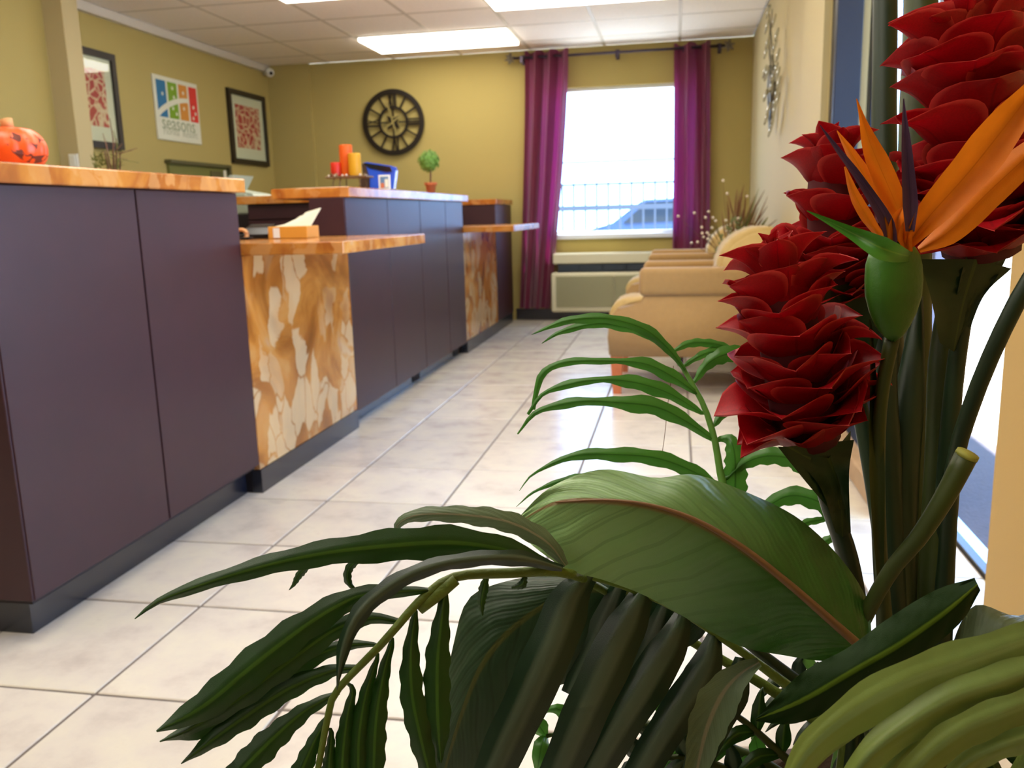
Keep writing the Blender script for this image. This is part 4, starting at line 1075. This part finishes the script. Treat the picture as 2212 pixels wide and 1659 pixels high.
ginger('middle red ginger flower behind the bird of paradise flower', [(1812, 655, .72), (1806, 540, .70), (1800, 420, .69), (1798, 345, .69)],
       [96, 112, 112, 104, 84], 7, 6, [(1812, 660, .72), (1840, 800, .70), (1880, 1000, .69), (1930, 1300, .68)],
       [([(1850, 800, .70), (1835, 700, .69), (1800, 620, .68)], [(1830, 790, .70), (1790, 700, .69), (1765, 640, .68)], [(1885, 780, .71), (1900, 700, .70), (1880, 600, .69)])], 11, 8, 1.15,
       [(.75, 3.1, 1.5, 120, 80), (.45, 3.0, 1.5, 110, 70)])
ginger('largest red ginger flower at the top right of the bunch', [(2120, 540, .64), (2112, 400, .62), (2098, 230, .61), (2080, 110, .61)],
       [150, 164, 156, 140, 112], 8, 6, [(2110, 560, .64), (2075, 720, .645), (2050, 950, .65), (2030, 1350, .66)],
       [([(2060, 760, .64), (2080, 660, .63), (2110, 560, .62)], [(2030, 740, .64), (2010, 640, .63), (1985, 560, .62)], [(2085, 740, .65), (2125, 640, .64), (2185, 580, .63)]),
        ([(2060, 700, .645), (2120, 600, .63), (2175, 545, .62)], [(2055, 690, .645), (2080, 580, .63), (2100, 520, .62)], [(2068, 700, .65), (2140, 620, .64), (2190, 525, .63)])], 17, 9, 1.3,
       [(.95, 3.0, 1.1, 170, 80), (.97, 2.7, .8, 150, 80), (.96, .3, .9, 150, 100), (.9, 3.1, 1.35, 160, 80)])
ginger('small red ginger flower tucked behind the orange petals', [(1990, 520, .80), (1985, 430, .79), (1980, 350, .79)],
       [56, 64, 60, 46], 4, 7, [(1990, 525, .80), (1985, 700, .78), (1990, 1000, .74), (2000, 1300, .70)], [], 23, 6, 1.1)

# ---- bird of paradise
bp_ = thing('bird_of_paradise', 'orange bird of paradise flower with purple tongues and green bud', 'flower', root(.01, -.02))
def sep(mid, width, m=SEP, name='orange_petal', fold=.006, seed=1, tw=None):
    return blade(name, m, bp_, mid, width, fold=fold, n=22, seed=seed, wave=.02, wfreq=2, twist=tw)
sep([(1948, 470, .535), (1918, 400, .53), (1880, 310, .525), (1850, 213, .52)], [26, 52, 54, 50, 34, 14, 2], seed=2, fold=-.006)
sep([(1935, 500, .533), (1895, 430, .528), (1850, 350, .522), (1808, 282, .515)], [20, 34, 40, 34, 20, 2], seed=3)
sep([(1918, 528, .525), (1880, 480, .52), (1846, 420, .515), (1825, 360, .512)], [12, 20, 28, 26, 16, 4], seed=4)
sep([(1958, 518, .53), (1905, 505, .53)], [2, 2], seed=5)
bpy.data.objects.remove(bp_.children[-1], do_unlink=True)
sep([(1960, 530, .518), (2005, 470, .51), (2090, 375, .50), (2170, 275, .49), (2235, 190, .485)], [22, 66, 84, 92, 78, 44], seed=6, fold=-.008)
sep([(1985, 540, .525), (2050, 500, .52), (2130, 420, .515), (2200, 355, .51), (2260, 300, .505)], [14, 56, 70, 74, 66, 40], seed=7, fold=.006)
sep([(1940, 540, .52), (1938, 500, .515), (1940, 470, .515), (1950, 448, .52)], [26, 40, 38, 26, 4], seed=8, fold=-.008)
sep([(1962, 545, .515), (1955, 510, .512), (1962, 480, .512), (1950, 455, .52)], [20, 30, 26, 4], seed=9, fold=-.006)
sep([(1918, 535, .512), (1918, 500, .51), (1913, 470, .51), (1917, 448, .512)], [8, 12, 10, 2], seed=10)
sep([(1928, 545, .516), (1915, 480, .512), (1860, 390, .505), (1815, 330, .50), (1771, 270, .495)], [24, 32, 24, 18, 12, 2], PURP, 'purple_petal', seed=11, fold=-.005)
sep([(1966, 500, .508), (1966, 430, .505), (1960, 340, .50), (1955, 270, .497), (1952, 213, .495)], [20, 34, 30, 24, 14, 2], PURP, 'purple_petal', seed=12, fold=-.005)
# spathe: boat-shaped green bud with a long beak
V = []; F = []; prof = [(0, 735, 3), (.06, 722, 22), (.16, 700, 38), (.3, 670, 52), (.45, 635, 62), (.6, 600, 64), (.75, 568, 62), (.88, 545, 56), (.95, 530, 46), (1, 522, 34)]
cxs = [1930, 1929, 1928, 1929, 1930, 1931, 1931, 1932, 1932, 1932]
nn_ = 20
for (s, v, r), cx_ in zip(prof, cxs):
    for k in range(nn_):
        a = 2*PI*k/nn_; V.append(pt(cx_+r*math.cos(a), v+(4*math.cos(2*a)), .525-r/FPX*.525*.75*math.sin(a)))
for j in range(len(prof)-1):
    for k in range(nn_): F.append((j*nn_+k, j*nn_+(k+1) % nn_, (j+1)*nn_+(k+1) % nn_, (j+1)*nn_+k))
F.append(tuple(range(nn_-1, -1, -1)))
mesh('spathe', V, F, SPATHE, bp_, smooth=True)
BEAK = leafmat('beak_green', (66, 124, 36), (104, 150, 50), ribw=.05, rough=.4, trans=.25)
blade('beak', BEAK, bp_, [(1975, 556, .525), (1940, 548, .498), (1900, 534, .492), (1850, 508, .50), (1800, 483, .505), (1743, 455, .51)], [14, 40, 52, 42, 28, 18, 10, 2], fold=-.005, seed=3)
stem('stem', [(1928, 728, .53), (1905, 850, .545), (1897, 1000, .56), (1900, 1180, .58), (1915, 1400, .60)], [.0045, .004, .0045, .005, .006], STALK2, bp_, 9, root(.01, -.02))
blade('stem_sheath', STALK2, bp_, [(1880, 690, .545), (1886, 800, .55), (1892, 900, .555), (1896, 1080, .56), (1902, 1250, .575)], [6, 12, 30, 34, 26, 14], fold=-.004, seed=4)

# ---- upright stalks
def stalkthing(label, L, rad, m, seed, name='plant_stalk', cut=False):
    rr = random.Random(seed); rp = ROOT+Vector((rr.uniform(-.05, .05), rr.uniform(-.04, .05), 0))
    t = thing(name, label, 'plant stem', rp, 'green stalks in the arrangement')
    stem('stalk', L, rad, m, t, 14, rp)
    return t
stalkthing('thick dark green upright stalk between bird of paradise and ginger, the left one', [(1912, -160, .74), (1912, 60, .735), (1910, 300, .73), (1918, 600, .72), (1925, 1000, .70), (1930, 1400, .67)], [.0101, .0101, .0105, .0115, .0125, .013], STALK, 1)
stalkthing('thick olive green upright stalk just left of the top ginger flower', [(1990, -160, .80), (1988, 60, .795), (1978, 300, .78), (1975, 600, .76), (1975, 1000, .72), (1970, 1400, .68)], [.0152, .015, .0145, .014, .0135, .013], STALK2, 2)
stalkthing('dark sheathed stalk in the centre of the bunch', [(1985, 640, .66), (1970, 800, .655), (1950, 1000, .65), (1940, 1200, .65), (1935, 1450, .645)], [.003, .011, .0125, .0125, .012], STALK, 3)
stalkthing('broad dark stalk under the top ginger flower', [(2050, 560, .68), (2035, 750, .675), (2030, 950, .67), (2020, 1200, .66), (2010, 1450, .65)], [.003, .010, .0105, .0115, .012], STALK2, 4)
stalkthing('narrow dark stalk beside the bird of paradise stem', [(1925, 700, .64), (1915, 900, .64), (1925, 1150, .645), (1945, 1450, .64)], [.004, .010, .009, .008], STALK, 5)
stalkthing('curved green stem leaning out to the right edge', [(2300, 500, .55), (2212, 625, .56), (2140, 770, .575), (2090, 900, .59), (2060, 1010, .605), (2045, 1200, .63), (2030, 1450, .64)], [.0058, .0056, .0056, .0056, .0056, .007, .008], STALK, 6)
rp = root(-.01, -.03)
t = thing('cut_stem', 'light green stem with a cut open end, slanting right', 'plant stem', rp)
stem('stem', [(2087, 985, .52), (2040, 1075, .525), (1985, 1160, .535), (1930, 1225, .545), (1885, 1300, .555), (1858, 1370, .565), (1870, 1480, .585)], [.0066, .0060, .0054, .0050, .0048, .0048, .0048], STALK2, t, 12, rp)
stem('cut_end', [(2092, 978, .519), (2087, 986, .52)], [.0066, .0068], CUT, t, 14, None, 2)

# ---- big leaves
bl = thing('broad_leaf', 'largest broad green leaf with brown midrib sweeping across the front', 'leaf', root(-.03, -.04))
mid = [(1872, 1408, .548), (1800, 1345, .54), (1700, 1258, .532), (1600, 1180, .525), (1500, 1122, .52), (1400, 1090, .518), (1300, 1080, .52), (1200, 1085, .526), (1108, 1135, .54)]
upe = [(1884, 1385, .55), (1872, 1295, .552), (1815, 1205, .55), (1725, 1120, .548), (1610, 1062, .545), (1500, 1025, .54), (1415, 1032, .538), (1300, 1014, .538), (1190, 1052, .535), (1110, 1128, .54)]
loe = [(1868, 1410, .55), (1790, 1428, .55), (1690, 1415, .548), (1600, 1396, .545), (1500, 1345, .54), (1400, 1290, .535), (1310, 1255, .53), (1230, 1232, .53), (1165, 1190, .535), (1112, 1145, .54)]
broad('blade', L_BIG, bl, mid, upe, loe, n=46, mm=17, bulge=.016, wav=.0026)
stem('midrib', [(u, v, d-.001) for u, v, d in mid[:8]], [.0030, .0026, .0020, .0014, .0009, .0005], mat('brown_rib', (120, 86, 52), rough=.5), bl, 8, None, 24)
stem('petiole', [(1872, 1408, .55), (1880, 1480, .56), (1900, 1600, .58)], [.0045, .005, .006], STALK, bl, 8, root(-.03, -.04))
b2 = thing('broad_leaf', 'dark broad leaf hanging beneath the largest leaf, behind strap leaves', 'leaf', root(-.05, -.05))
mid = [(1540, 1330, .60), (1400, 1285, .60), (1250, 1275, .60), (1140, 1330, .602), (1050, 1420, .605), (1000, 1530, .61), (955, 1680, .62), (930, 1780, .63)]
upe = [(1540, 1322, .60), (1400, 1262, .60), (1230, 1235, .60), (1070, 1262, .605), (1008, 1300, .61), (980, 1390, .615), (955, 1520, .618), (925, 1700, .625), (925, 1790, .63)]
loe = [(1540, 1340, .60), (1500, 1390, .605), (1400, 1430, .605), (1290, 1460, .605), (1190, 1490, .608), (1150, 1560, .61), (1090, 1660, .615), (1020, 1740, .625), (935, 1785, .63)]
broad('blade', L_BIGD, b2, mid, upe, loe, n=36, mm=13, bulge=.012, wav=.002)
stem('petiole', [(1540, 1330, .602), (1680, 1440, .61), (1840, 1560, .61)], [.003, .0045, .006], STALK, b2, 8, root(-.05, -.05))
b3 = thing('broad_leaf', 'grey green broad leaf at the right edge below the yellow wall', 'leaf', root(.05, 0))
mid = [(2050, 1500, .64), (2090, 1430, .63), (2160, 1385, .62), (2260, 1330, .61), (2360, 1300, .60)]
upe = [(2045, 1500, .64), (2055, 1400, .635), (2105, 1308, .63), (2200, 1330, .625), (2300, 1290, .62), (2362, 1298, .60)]
loe = [(2055, 1502, .64), (2130, 1480, .63), (2220, 1450, .62), (2300, 1400, .61), (2360, 1304, .60)]
broad('blade', L_GREY, b3, mid, upe, loe, n=26, mm=11, bulge=.012)
stem('petiole', [(2050, 1500, .642), (2030, 1600, .63)], [.004, .005], STALK, b3, 8, root(.05, 0))
b4 = thing('broad_leaf', 'dark narrow leaf with bright rib crossing in front of the stalks', 'leaf', root(0, -.06))
broad('blade', L_RIBD, b4, [(2112, 1262, .47), (2040, 1325, .47), (1940, 1395, .47), (1850, 1445, .472), (1740, 1510, .476), (1632, 1555, .48)],
      [(2105, 1248, .475), (2020, 1275, .475), (1920, 1335, .475), (1830, 1400, .478), (1730, 1455, .48), (1632, 1552, .48)],
      [(2118, 1275, .475), (2075, 1345, .475), (1985, 1420, .475), (1880, 1495, .478), (1765, 1548, .48), (1700, 1565, .48), (1634, 1558, .48)], n=28, mm=9, bulge=.004)
stem('petiole', [(1870, 1440, .476), (1900, 1520, .50), (1930, 1640, .55)], [.003, .004, .006], STALK, b4, 8, root(0, -.06))

# ---- strap leaves (a drooping pinnate palm leaf)
sl = thing('palm_frond', 'dark drooping palm frond with wide strap leaflets under the largest leaf', 'leaf', root(-.06, -.04), 'palm fronds in the arrangement')
stem('rachis', [(1220, 1236, .555), (1330, 1262, .56), (1450, 1310, .57), (1570, 1385, .585), (1700, 1480, .60), (1830, 1580, .61)], [.0016, .002, .0024, .003, .004, .005], RACH, sl, 8, root(-.06, -.04))
for k, (L, wd) in enumerate([
    ([(1285, 1228, .553), (1235, 1290, .55), (1190, 1400, .548), (1130, 1530, .55), (1050, 1700, .556)], [30, 96, 104, 100, 96, 80]),
    ([(1395, 1262, .562), (1370, 1320, .555), (1320, 1420, .552), (1260, 1550, .553), (1190, 1710, .56)], [34, 90, 100, 98, 92, 80]),
    ([(1478, 1318, .570), (1450, 1390, .562), (1390, 1490, .558), (1320, 1600, .56), (1260, 1710, .565)], [30, 84, 92, 88, 84, 74]),
    ([(1545, 1368, .580), (1520, 1450, .572), (1450, 1560, .568), (1370, 1690, .57)], [30, 80, 84, 80, 70]),
    ([(1600, 1420, .588), (1585, 1500, .578), (1530, 1590, .572), (1490, 1720, .575)], [26, 66, 74, 66, 56]),
    ([(1345, 1250, .575), (1290, 1380, .60), (1230, 1500, .61)], [30, 60, 60, 40]),
    ([(1440, 1300, .58), (1400, 1400, .60), (1330, 1500, .61), (1280, 1600, .62)], [30, 60, 60, 50, 40])]):
    blade('leaflet', L_STRIP, sl, L, wd, fold=.007, n=24, seed=k+30, wave=.03, wfreq=3)
blade('leaflet', L_GREY, sl, [(1640, 1430, .545), (1600, 1455, .545), (1560, 1500, .545), (1525, 1580, .548), (1500, 1690, .555)], [22, 60, 92, 86, 64, 46], fold=-.006, seed=9, wave=.05)

# ---- left palm frond
pf = thing('palm_frond', 'dark green palm frond reaching farthest left over the tile floor', 'leaf', root(-.04, -.06), 'palm fronds in the arrangement')
stem('rachis', [(680, 1700, .50), (706, 1560, .50), (724, 1498, .50), (782, 1434, .50), (818, 1398, .50), (856, 1355, .50), (911, 1294, .505), (980, 1247, .51), (1100, 1238, .515), (1225, 1238, .525), (1330, 1290, .60), (1650, 1480, .63), (1830, 1600, .62)], [.0018, .002, .0022, .0024, .0026, .003, .003, .003, .0032, .0034, .004, .005, .006], RACH, pf, 8, root(-.04, -.06), 50)
PL = [
 (L_GREY, [(1222, 1222, .518), (1180, 1170, .512), (1100, 1128, .508), (1000, 1112, .505), (905, 1112, .505), (862, 1130, .51), (857, 1150, .515)], [16, 40, 46, 44, 36, 30, 12]),
 (L_DARK, [(1190, 1222, .512), (1100, 1190, .505), (980, 1172, .50), (850, 1178, .495), (700, 1195, .49), (560, 1225, .485), (420, 1268, .48), (340, 1300, .48), (291, 1337, .48)], [20, 58, 74, 72, 58, 48, 36, 24, 2]),
 (L_STRIP, [(1215, 1228, .507), (1120, 1206, .495), (1020, 1208, .49), (920, 1228, .488), (830, 1275, .486), (770, 1335, .484), (740, 1410, .484), (728, 1490, .486)], [14, 36, 34, 34, 38, 40, 30, 2]),
 (L_DARK, [(938, 1275, .505), (860, 1278, .50), (770, 1290, .495), (670, 1345, .488), (550, 1435, .482), (440, 1525, .48), (338, 1580, .478)], [14, 44, 58, 66, 64, 54, 4]),
 (L_DARK, [(862, 1343, .502), (800, 1335, .50), (720, 1362, .496), (620, 1432, .49), (500, 1520, .486), (410, 1575, .484), (345, 1602, .482)], [12, 38, 50, 56, 50, 34, 3]),
 (L_DARK, [(815, 1392, .504), (740, 1396, .50), (650, 1432, .498), (550, 1500, .494), (450, 1562, .49), (350, 1600, .486)], [12, 40, 50, 54, 48, 2]),
 (L_DARK, [(775, 1442, .502), (715, 1450, .498), (620, 1490, .494), (520, 1555, .49), (450, 1605, .488), (391, 1650, .486)], [12, 36, 50, 54, 40, 2]),
 (L_DARK, [(733, 1495, .502), (660, 1535, .498), (590, 1595, .494), (520, 1665, .49), (470, 1720, .488)], [12, 42, 54, 50, 30]),
 (L_DARK, [(716, 1535, .502), (680, 1600, .50), (640, 1690, .498), (610, 1740, .498)], [10, 34, 44, 30]),
 (L_DARK, [(962, 1265, .508), (955, 1330, .505), (945, 1430, .503), (945, 1540, .503), (952, 1648, .505)], [16, 46, 50, 48, 4]),
 (L_DARK, [(898, 1318, .505), (888, 1400, .502), (890, 1500, .50), (910, 1600, .502), (930, 1680, .505)], [14, 42, 46, 42, 30]),
 (L_DARK, [(848, 1380, .504), (830, 1450, .502), (812, 1560, .50), (806, 1700, .50)], [14, 38, 44, 36]),
 (L_DARK, [(815, 1420, .503), (790, 1500, .50), (775, 1600, .50), (775, 1710, .50)], [14, 34, 40, 34]),
 (L_DARK, [(762, 1490, .503), (750, 1550, .50), (740, 1640, .50), (742, 1720, .50)], [12, 32, 36, 30]),
 (L_DARK, [(715, 1580, .503), (712, 1640, .50), (705, 1720, .50)], [12, 30, 26]),
 (L_DARK, [(1052, 1240, .515), (1045, 1270, .515), (1040, 1300, .518), (1042, 1330, .52)], [8, 22, 18, 4]),
 (L_DARK, [(1135, 1240, .515), (1128, 1262, .512), (1105, 1270, .515)], [8, 20, 6]),
 (L_DARK, [(790, 1200, .50), (756, 1225, .505), (752, 1255, .508), (772, 1280, .51)], [8, 18, 18, 2]),
 (L_DARK, [(670, 1220, .50), (648, 1240, .505), (635, 1262, .508), (624, 1275, .51)], [8, 18, 12, 1]),
]
def attach(L, wd, rach):
    S = spline(rach, 160); p = np.array(L[0], float); dd = [np.hypot(q[0]-p[0], q[1]-p[1]) for q in S]; q = S[int(np.argmin(dd))]
    if min(dd) < 4: return L, wd
    return [(q[0], q[1], q[2])]+list(L), [6]+[max(wd[0], wd[1]*.7)]+[x*1.15 for x in wd[1:]]
RP = [(680, 1700, .50), (706, 1560, .50), (724, 1498, .50), (782, 1434, .50), (818, 1398, .50), (856, 1355, .50), (911, 1294, .505), (980, 1247, .51), (1100, 1238, .515), (1225, 1238, .525)]
RF = [(1452, 755, .75), (1490, 820, .745), (1522, 880, .74), (1545, 955, .735), (1560, 1040, .73), (1590, 1130, .72), (1700, 1350, .70), (1830, 1560, .67)]
PL = [(m, *(attach(L, wd, RP) if L[0][1] > 1238 and (L[0][0] < 1060 or L[0][0] > 1100) else (L, wd))) for m, L, wd in PL]
for k, (m, L, wd) in enumerate(PL): blade('leaflet', m, pf, L, wd, fold=.004, n=30, seed=k+50, wave=.10, wfreq=7)
stem('rachis_joint', [(905, 1315, .507), (985, 1252, .508)], [.0038, .0042, .0034], RACH, pf, 9, None, 6)

# ---- bright fern frond
bf = thing('fern_frond', 'bright green frond with long arching leaflets before the tan armchair', 'leaf', root(-.06, .0))
stem('rachis', [(1452, 755, .75), (1490, 820, .745), (1522, 880, .74), (1545, 955, .735), (1560, 1040, .73), (1590, 1130, .72), (1700, 1350, .70), (1830, 1560, .67)], [.0018, .0026, .0032, .0036, .004, .0044, .005, .006], RACHB, bf, 8, root(-.06, 0), 30)
FL = [
 ([(1480, 800, .742), (1440, 750, .74), (1390, 710, .738), (1310, 688, .735), (1230, 692, .735), (1190, 705, .735), (1148, 723, .735)], [8, 20, 26, 20, 22, 14, 1]),
 ([(1470, 778, .745), (1400, 722, .744), (1330, 703, .743), (1280, 700, .743), (1210, 718, .743), (1170, 742, .743)], [8, 20, 22, 18, 14, 1]),
 ([(1506, 850, .740), (1450, 812, .735), (1390, 785, .732), (1310, 780, .73), (1220, 783, .73), (1172, 808, .732), (1158, 850, .735), (1152, 885, .738)], [8, 30, 30, 12, 16, 16, 15, 8]),
 ([(1520, 895, .740), (1450, 852, .733), (1380, 828, .73), (1310, 820, .728), (1240, 828, .728), (1175, 850, .73), (1140, 895, .733)], [8, 30, 26, 10, 18, 8, 6]),
 ([(1548, 955, .735), (1490, 915, .73), (1420, 880, .727), (1340, 870, .725), (1250, 868, .725), (1160, 890, .728), (1118, 938, .732)], [10, 34, 34, 14, 20, 10, 3]),
 ([(1562, 1060, .732), (1500, 1020, .727), (1420, 990, .724), (1330, 982, .722), (1240, 985, .722), (1155, 1022, .724), (1122, 1060, .726)], [12, 34, 34, 32, 22, 8, 1]),
 ([(1400, 1060, .735), (1300, 1035, .73), (1220, 1038, .73), (1155, 1062, .732), (1115, 1095, .734)], [20, 28, 22, 8, 1]),
 ([(1452, 760, .752), (1490, 742, .755), (1540, 742, .758), (1580, 755, .76), (1605, 775, .76)], [6, 18, 18, 14, 4]),
 ([(1478, 790, .75), (1520, 765, .755), (1560, 760, .758), (1620, 768, .76)], [6, 20, 24, 16]),
 ([(1502, 822, .745), (1530, 785, .745), (1570, 765, .745), (1620, 762, .75), (1640, 775, .75)], [6, 26, 34, 20, 4]),
 ([(1543, 918, .738), (1570, 882, .74), (1600, 860, .742), (1640, 845, .745)], [8, 28, 32, 20]),
 ([(1575, 1030, .73), (1610, 1000, .725), (1660, 985, .72), (1715, 995, .715), (1758, 1038, .71)], [10, 30, 34, 32, 8]),
 ([(1660, 1092, .72), (1700, 1072, .715), (1745, 1075, .71), (1790, 1100, .705), (1830, 1170, .70)], [8, 34, 36, 32, 10]),
 ([(1560, 948, .738), (1578, 952, .73), (1588, 990, .728), (1588, 1070, .73)], [24, 40, 44, 44]),
 ([(1800, 1090, .72), (1780, 1120, .715), (1740, 1130, .712), (1700, 1160, .71)], [6, 14, 18, 4]),
 ([(1820, 1150, .715), (1800, 1160, .71), (1760, 1185, .71), (1730, 1215, .71)], [6, 20, 20, 6]),
]
FL = [attach(L, wd, RF) if k not in (6, 14, 15) else (L, wd) for k, (L, wd) in enumerate(FL)]
for k, (L, wd) in enumerate(FL): blade('leaflet', L_BRIGHT, bf, L, wd, fold=.004, n=26, seed=k+80, wave=.12, wfreq=6)

stem('thread', [(1455, 790, .80), (1444, 860, .80), (1437, 930, .80), (1429, 990, .80)], .00035, TWIG, bf, 4, None, 10)

# ---- light arching leaves in the lower right corner
ar = thing('palm_frond', 'light olive frond with broad arching leaflets in the lower right corner', 'leaf', root(.06, -.06), 'palm fronds in the arrangement')
for k, (L, wd) in enumerate([
    ([(2300, 1355, .46), (2190, 1395, .445), (2060, 1440, .435), (1940, 1485, .43), (1830, 1550, .43), (1750, 1620, .435), (1700, 1700, .44)], [60, 90, 104, 104, 92, 74, 44]),
    ([(2300, 1420, .45), (2180, 1470, .435), (2060, 1510, .428), (1950, 1575, .425), (1870, 1640, .425), (1820, 1720, .43)], [60, 88, 92, 84, 70, 44]),
    ([(2300, 1490, .445), (2200, 1530, .43), (2090, 1575, .425), (2000, 1640, .425), (1930, 1730, .43)], [70, 76, 80, 74, 60]),
    ([(2300, 1380, .458), (2180, 1410, .452), (2060, 1455, .446), (1920, 1500, .444), (1800, 1580, .448), (1720, 1680, .455)], [40, 96, 96, 92, 74, 40]),
    ([(2300, 1450, .455), (2180, 1498, .448), (2060, 1545, .442), (1960, 1610, .44), (1890, 1700, .445)], [40, 84, 84, 74, 50]),
    ([(2290, 1590, .44), (2200, 1600, .43), (2100, 1640, .43), (2040, 1700, .43)], [50, 60, 60, 50])]):
    blade('leaflet', L_OLIVE, ar, L, wd, fold=.004+.004*(k % 2), n=28, seed=k+120, wave=.07, wfreq=4)
stem('rachis', [(2310, 1380, .465), (2300, 1500, .46), (2200, 1680, .50)], [.004, .005, .006], RACH, ar, 8, root(.06, -.06))

# ---- dense undergrowth fronds low in the frame
def under(label, L, n, ln, wd, m, seed, droop=1.0):
    rr = random.Random(seed); t = thing('fern_frond', label, 'leaf', root(rr.uniform(-.05, .05), rr.uniform(-.03, .03)), 'small undergrowth fronds in the arrangement')
    stem('rachis', L, [.0016, .003, .004], STALK2, t, 7, t.location.copy(), 22)
    S = spline(L, n)
    for k in range(n):
        a = S[max(0, k-1)]; b = S[min(n-1, k+1)]; d = (b-a)[:2]; d = -d/(np.linalg.norm(d)+1e-6)
        for sgn in (-1, 1):
            nn = np.array([-d[1], d[0]])*sgn; dirn = d*.55+nn*.8; l = ln*rr.uniform(.75, 1.1)*(.55+.45*math.sin(PI*(k+.5)/n))
            p = S[k][:2]; q1 = p+dirn*l*.45+np.array([0, -8]); q2 = p+dirn*l*.8+np.array([0, 12*droop]); q3 = p+dirn*l+np.array([0, 34*droop]); dd = S[k][2]
            blade('leaflet', m, t, [(*p, dd), (*q1, dd-.012), (*q2, dd-.014), (*q3, dd-.004)], [wd*.3, wd, wd*.9, wd*.5, 2], fold=.004, n=10, seed=rr.randrange(999), wave=.06, wfreq=2)
under('dark undergrowth frond below the dark narrow leaf', [(1520, 1500, .62), (1610, 1560, .62), (1700, 1640, .62), (1800, 1720, .62)], 6, 130, 36, L_DARK, 1)
under('undergrowth frond behind the strap leaves, bottom centre', [(1180, 1590, .68), (1330, 1560, .68), (1480, 1580, .67), (1640, 1640, .66)], 8, 120, 38, L_BRIGHT, 2)
under('undergrowth frond at the bottom by the strap leaves', [(1380, 1640, .64), (1500, 1640, .64), (1640, 1690, .64)], 6, 130, 40, L_STRIP, 3)
under('undergrowth frond beneath the olive arching leaves', [(2230, 1560, .60), (2120, 1600, .60), (1990, 1680, .61)], 6, 130, 40, L_DARK, 4)
under('undergrowth frond low behind the central stalks', [(1720, 1470, .70), (1780, 1540, .69), (1860, 1640, .67)], 6, 120, 34, L_STRIP, 5)
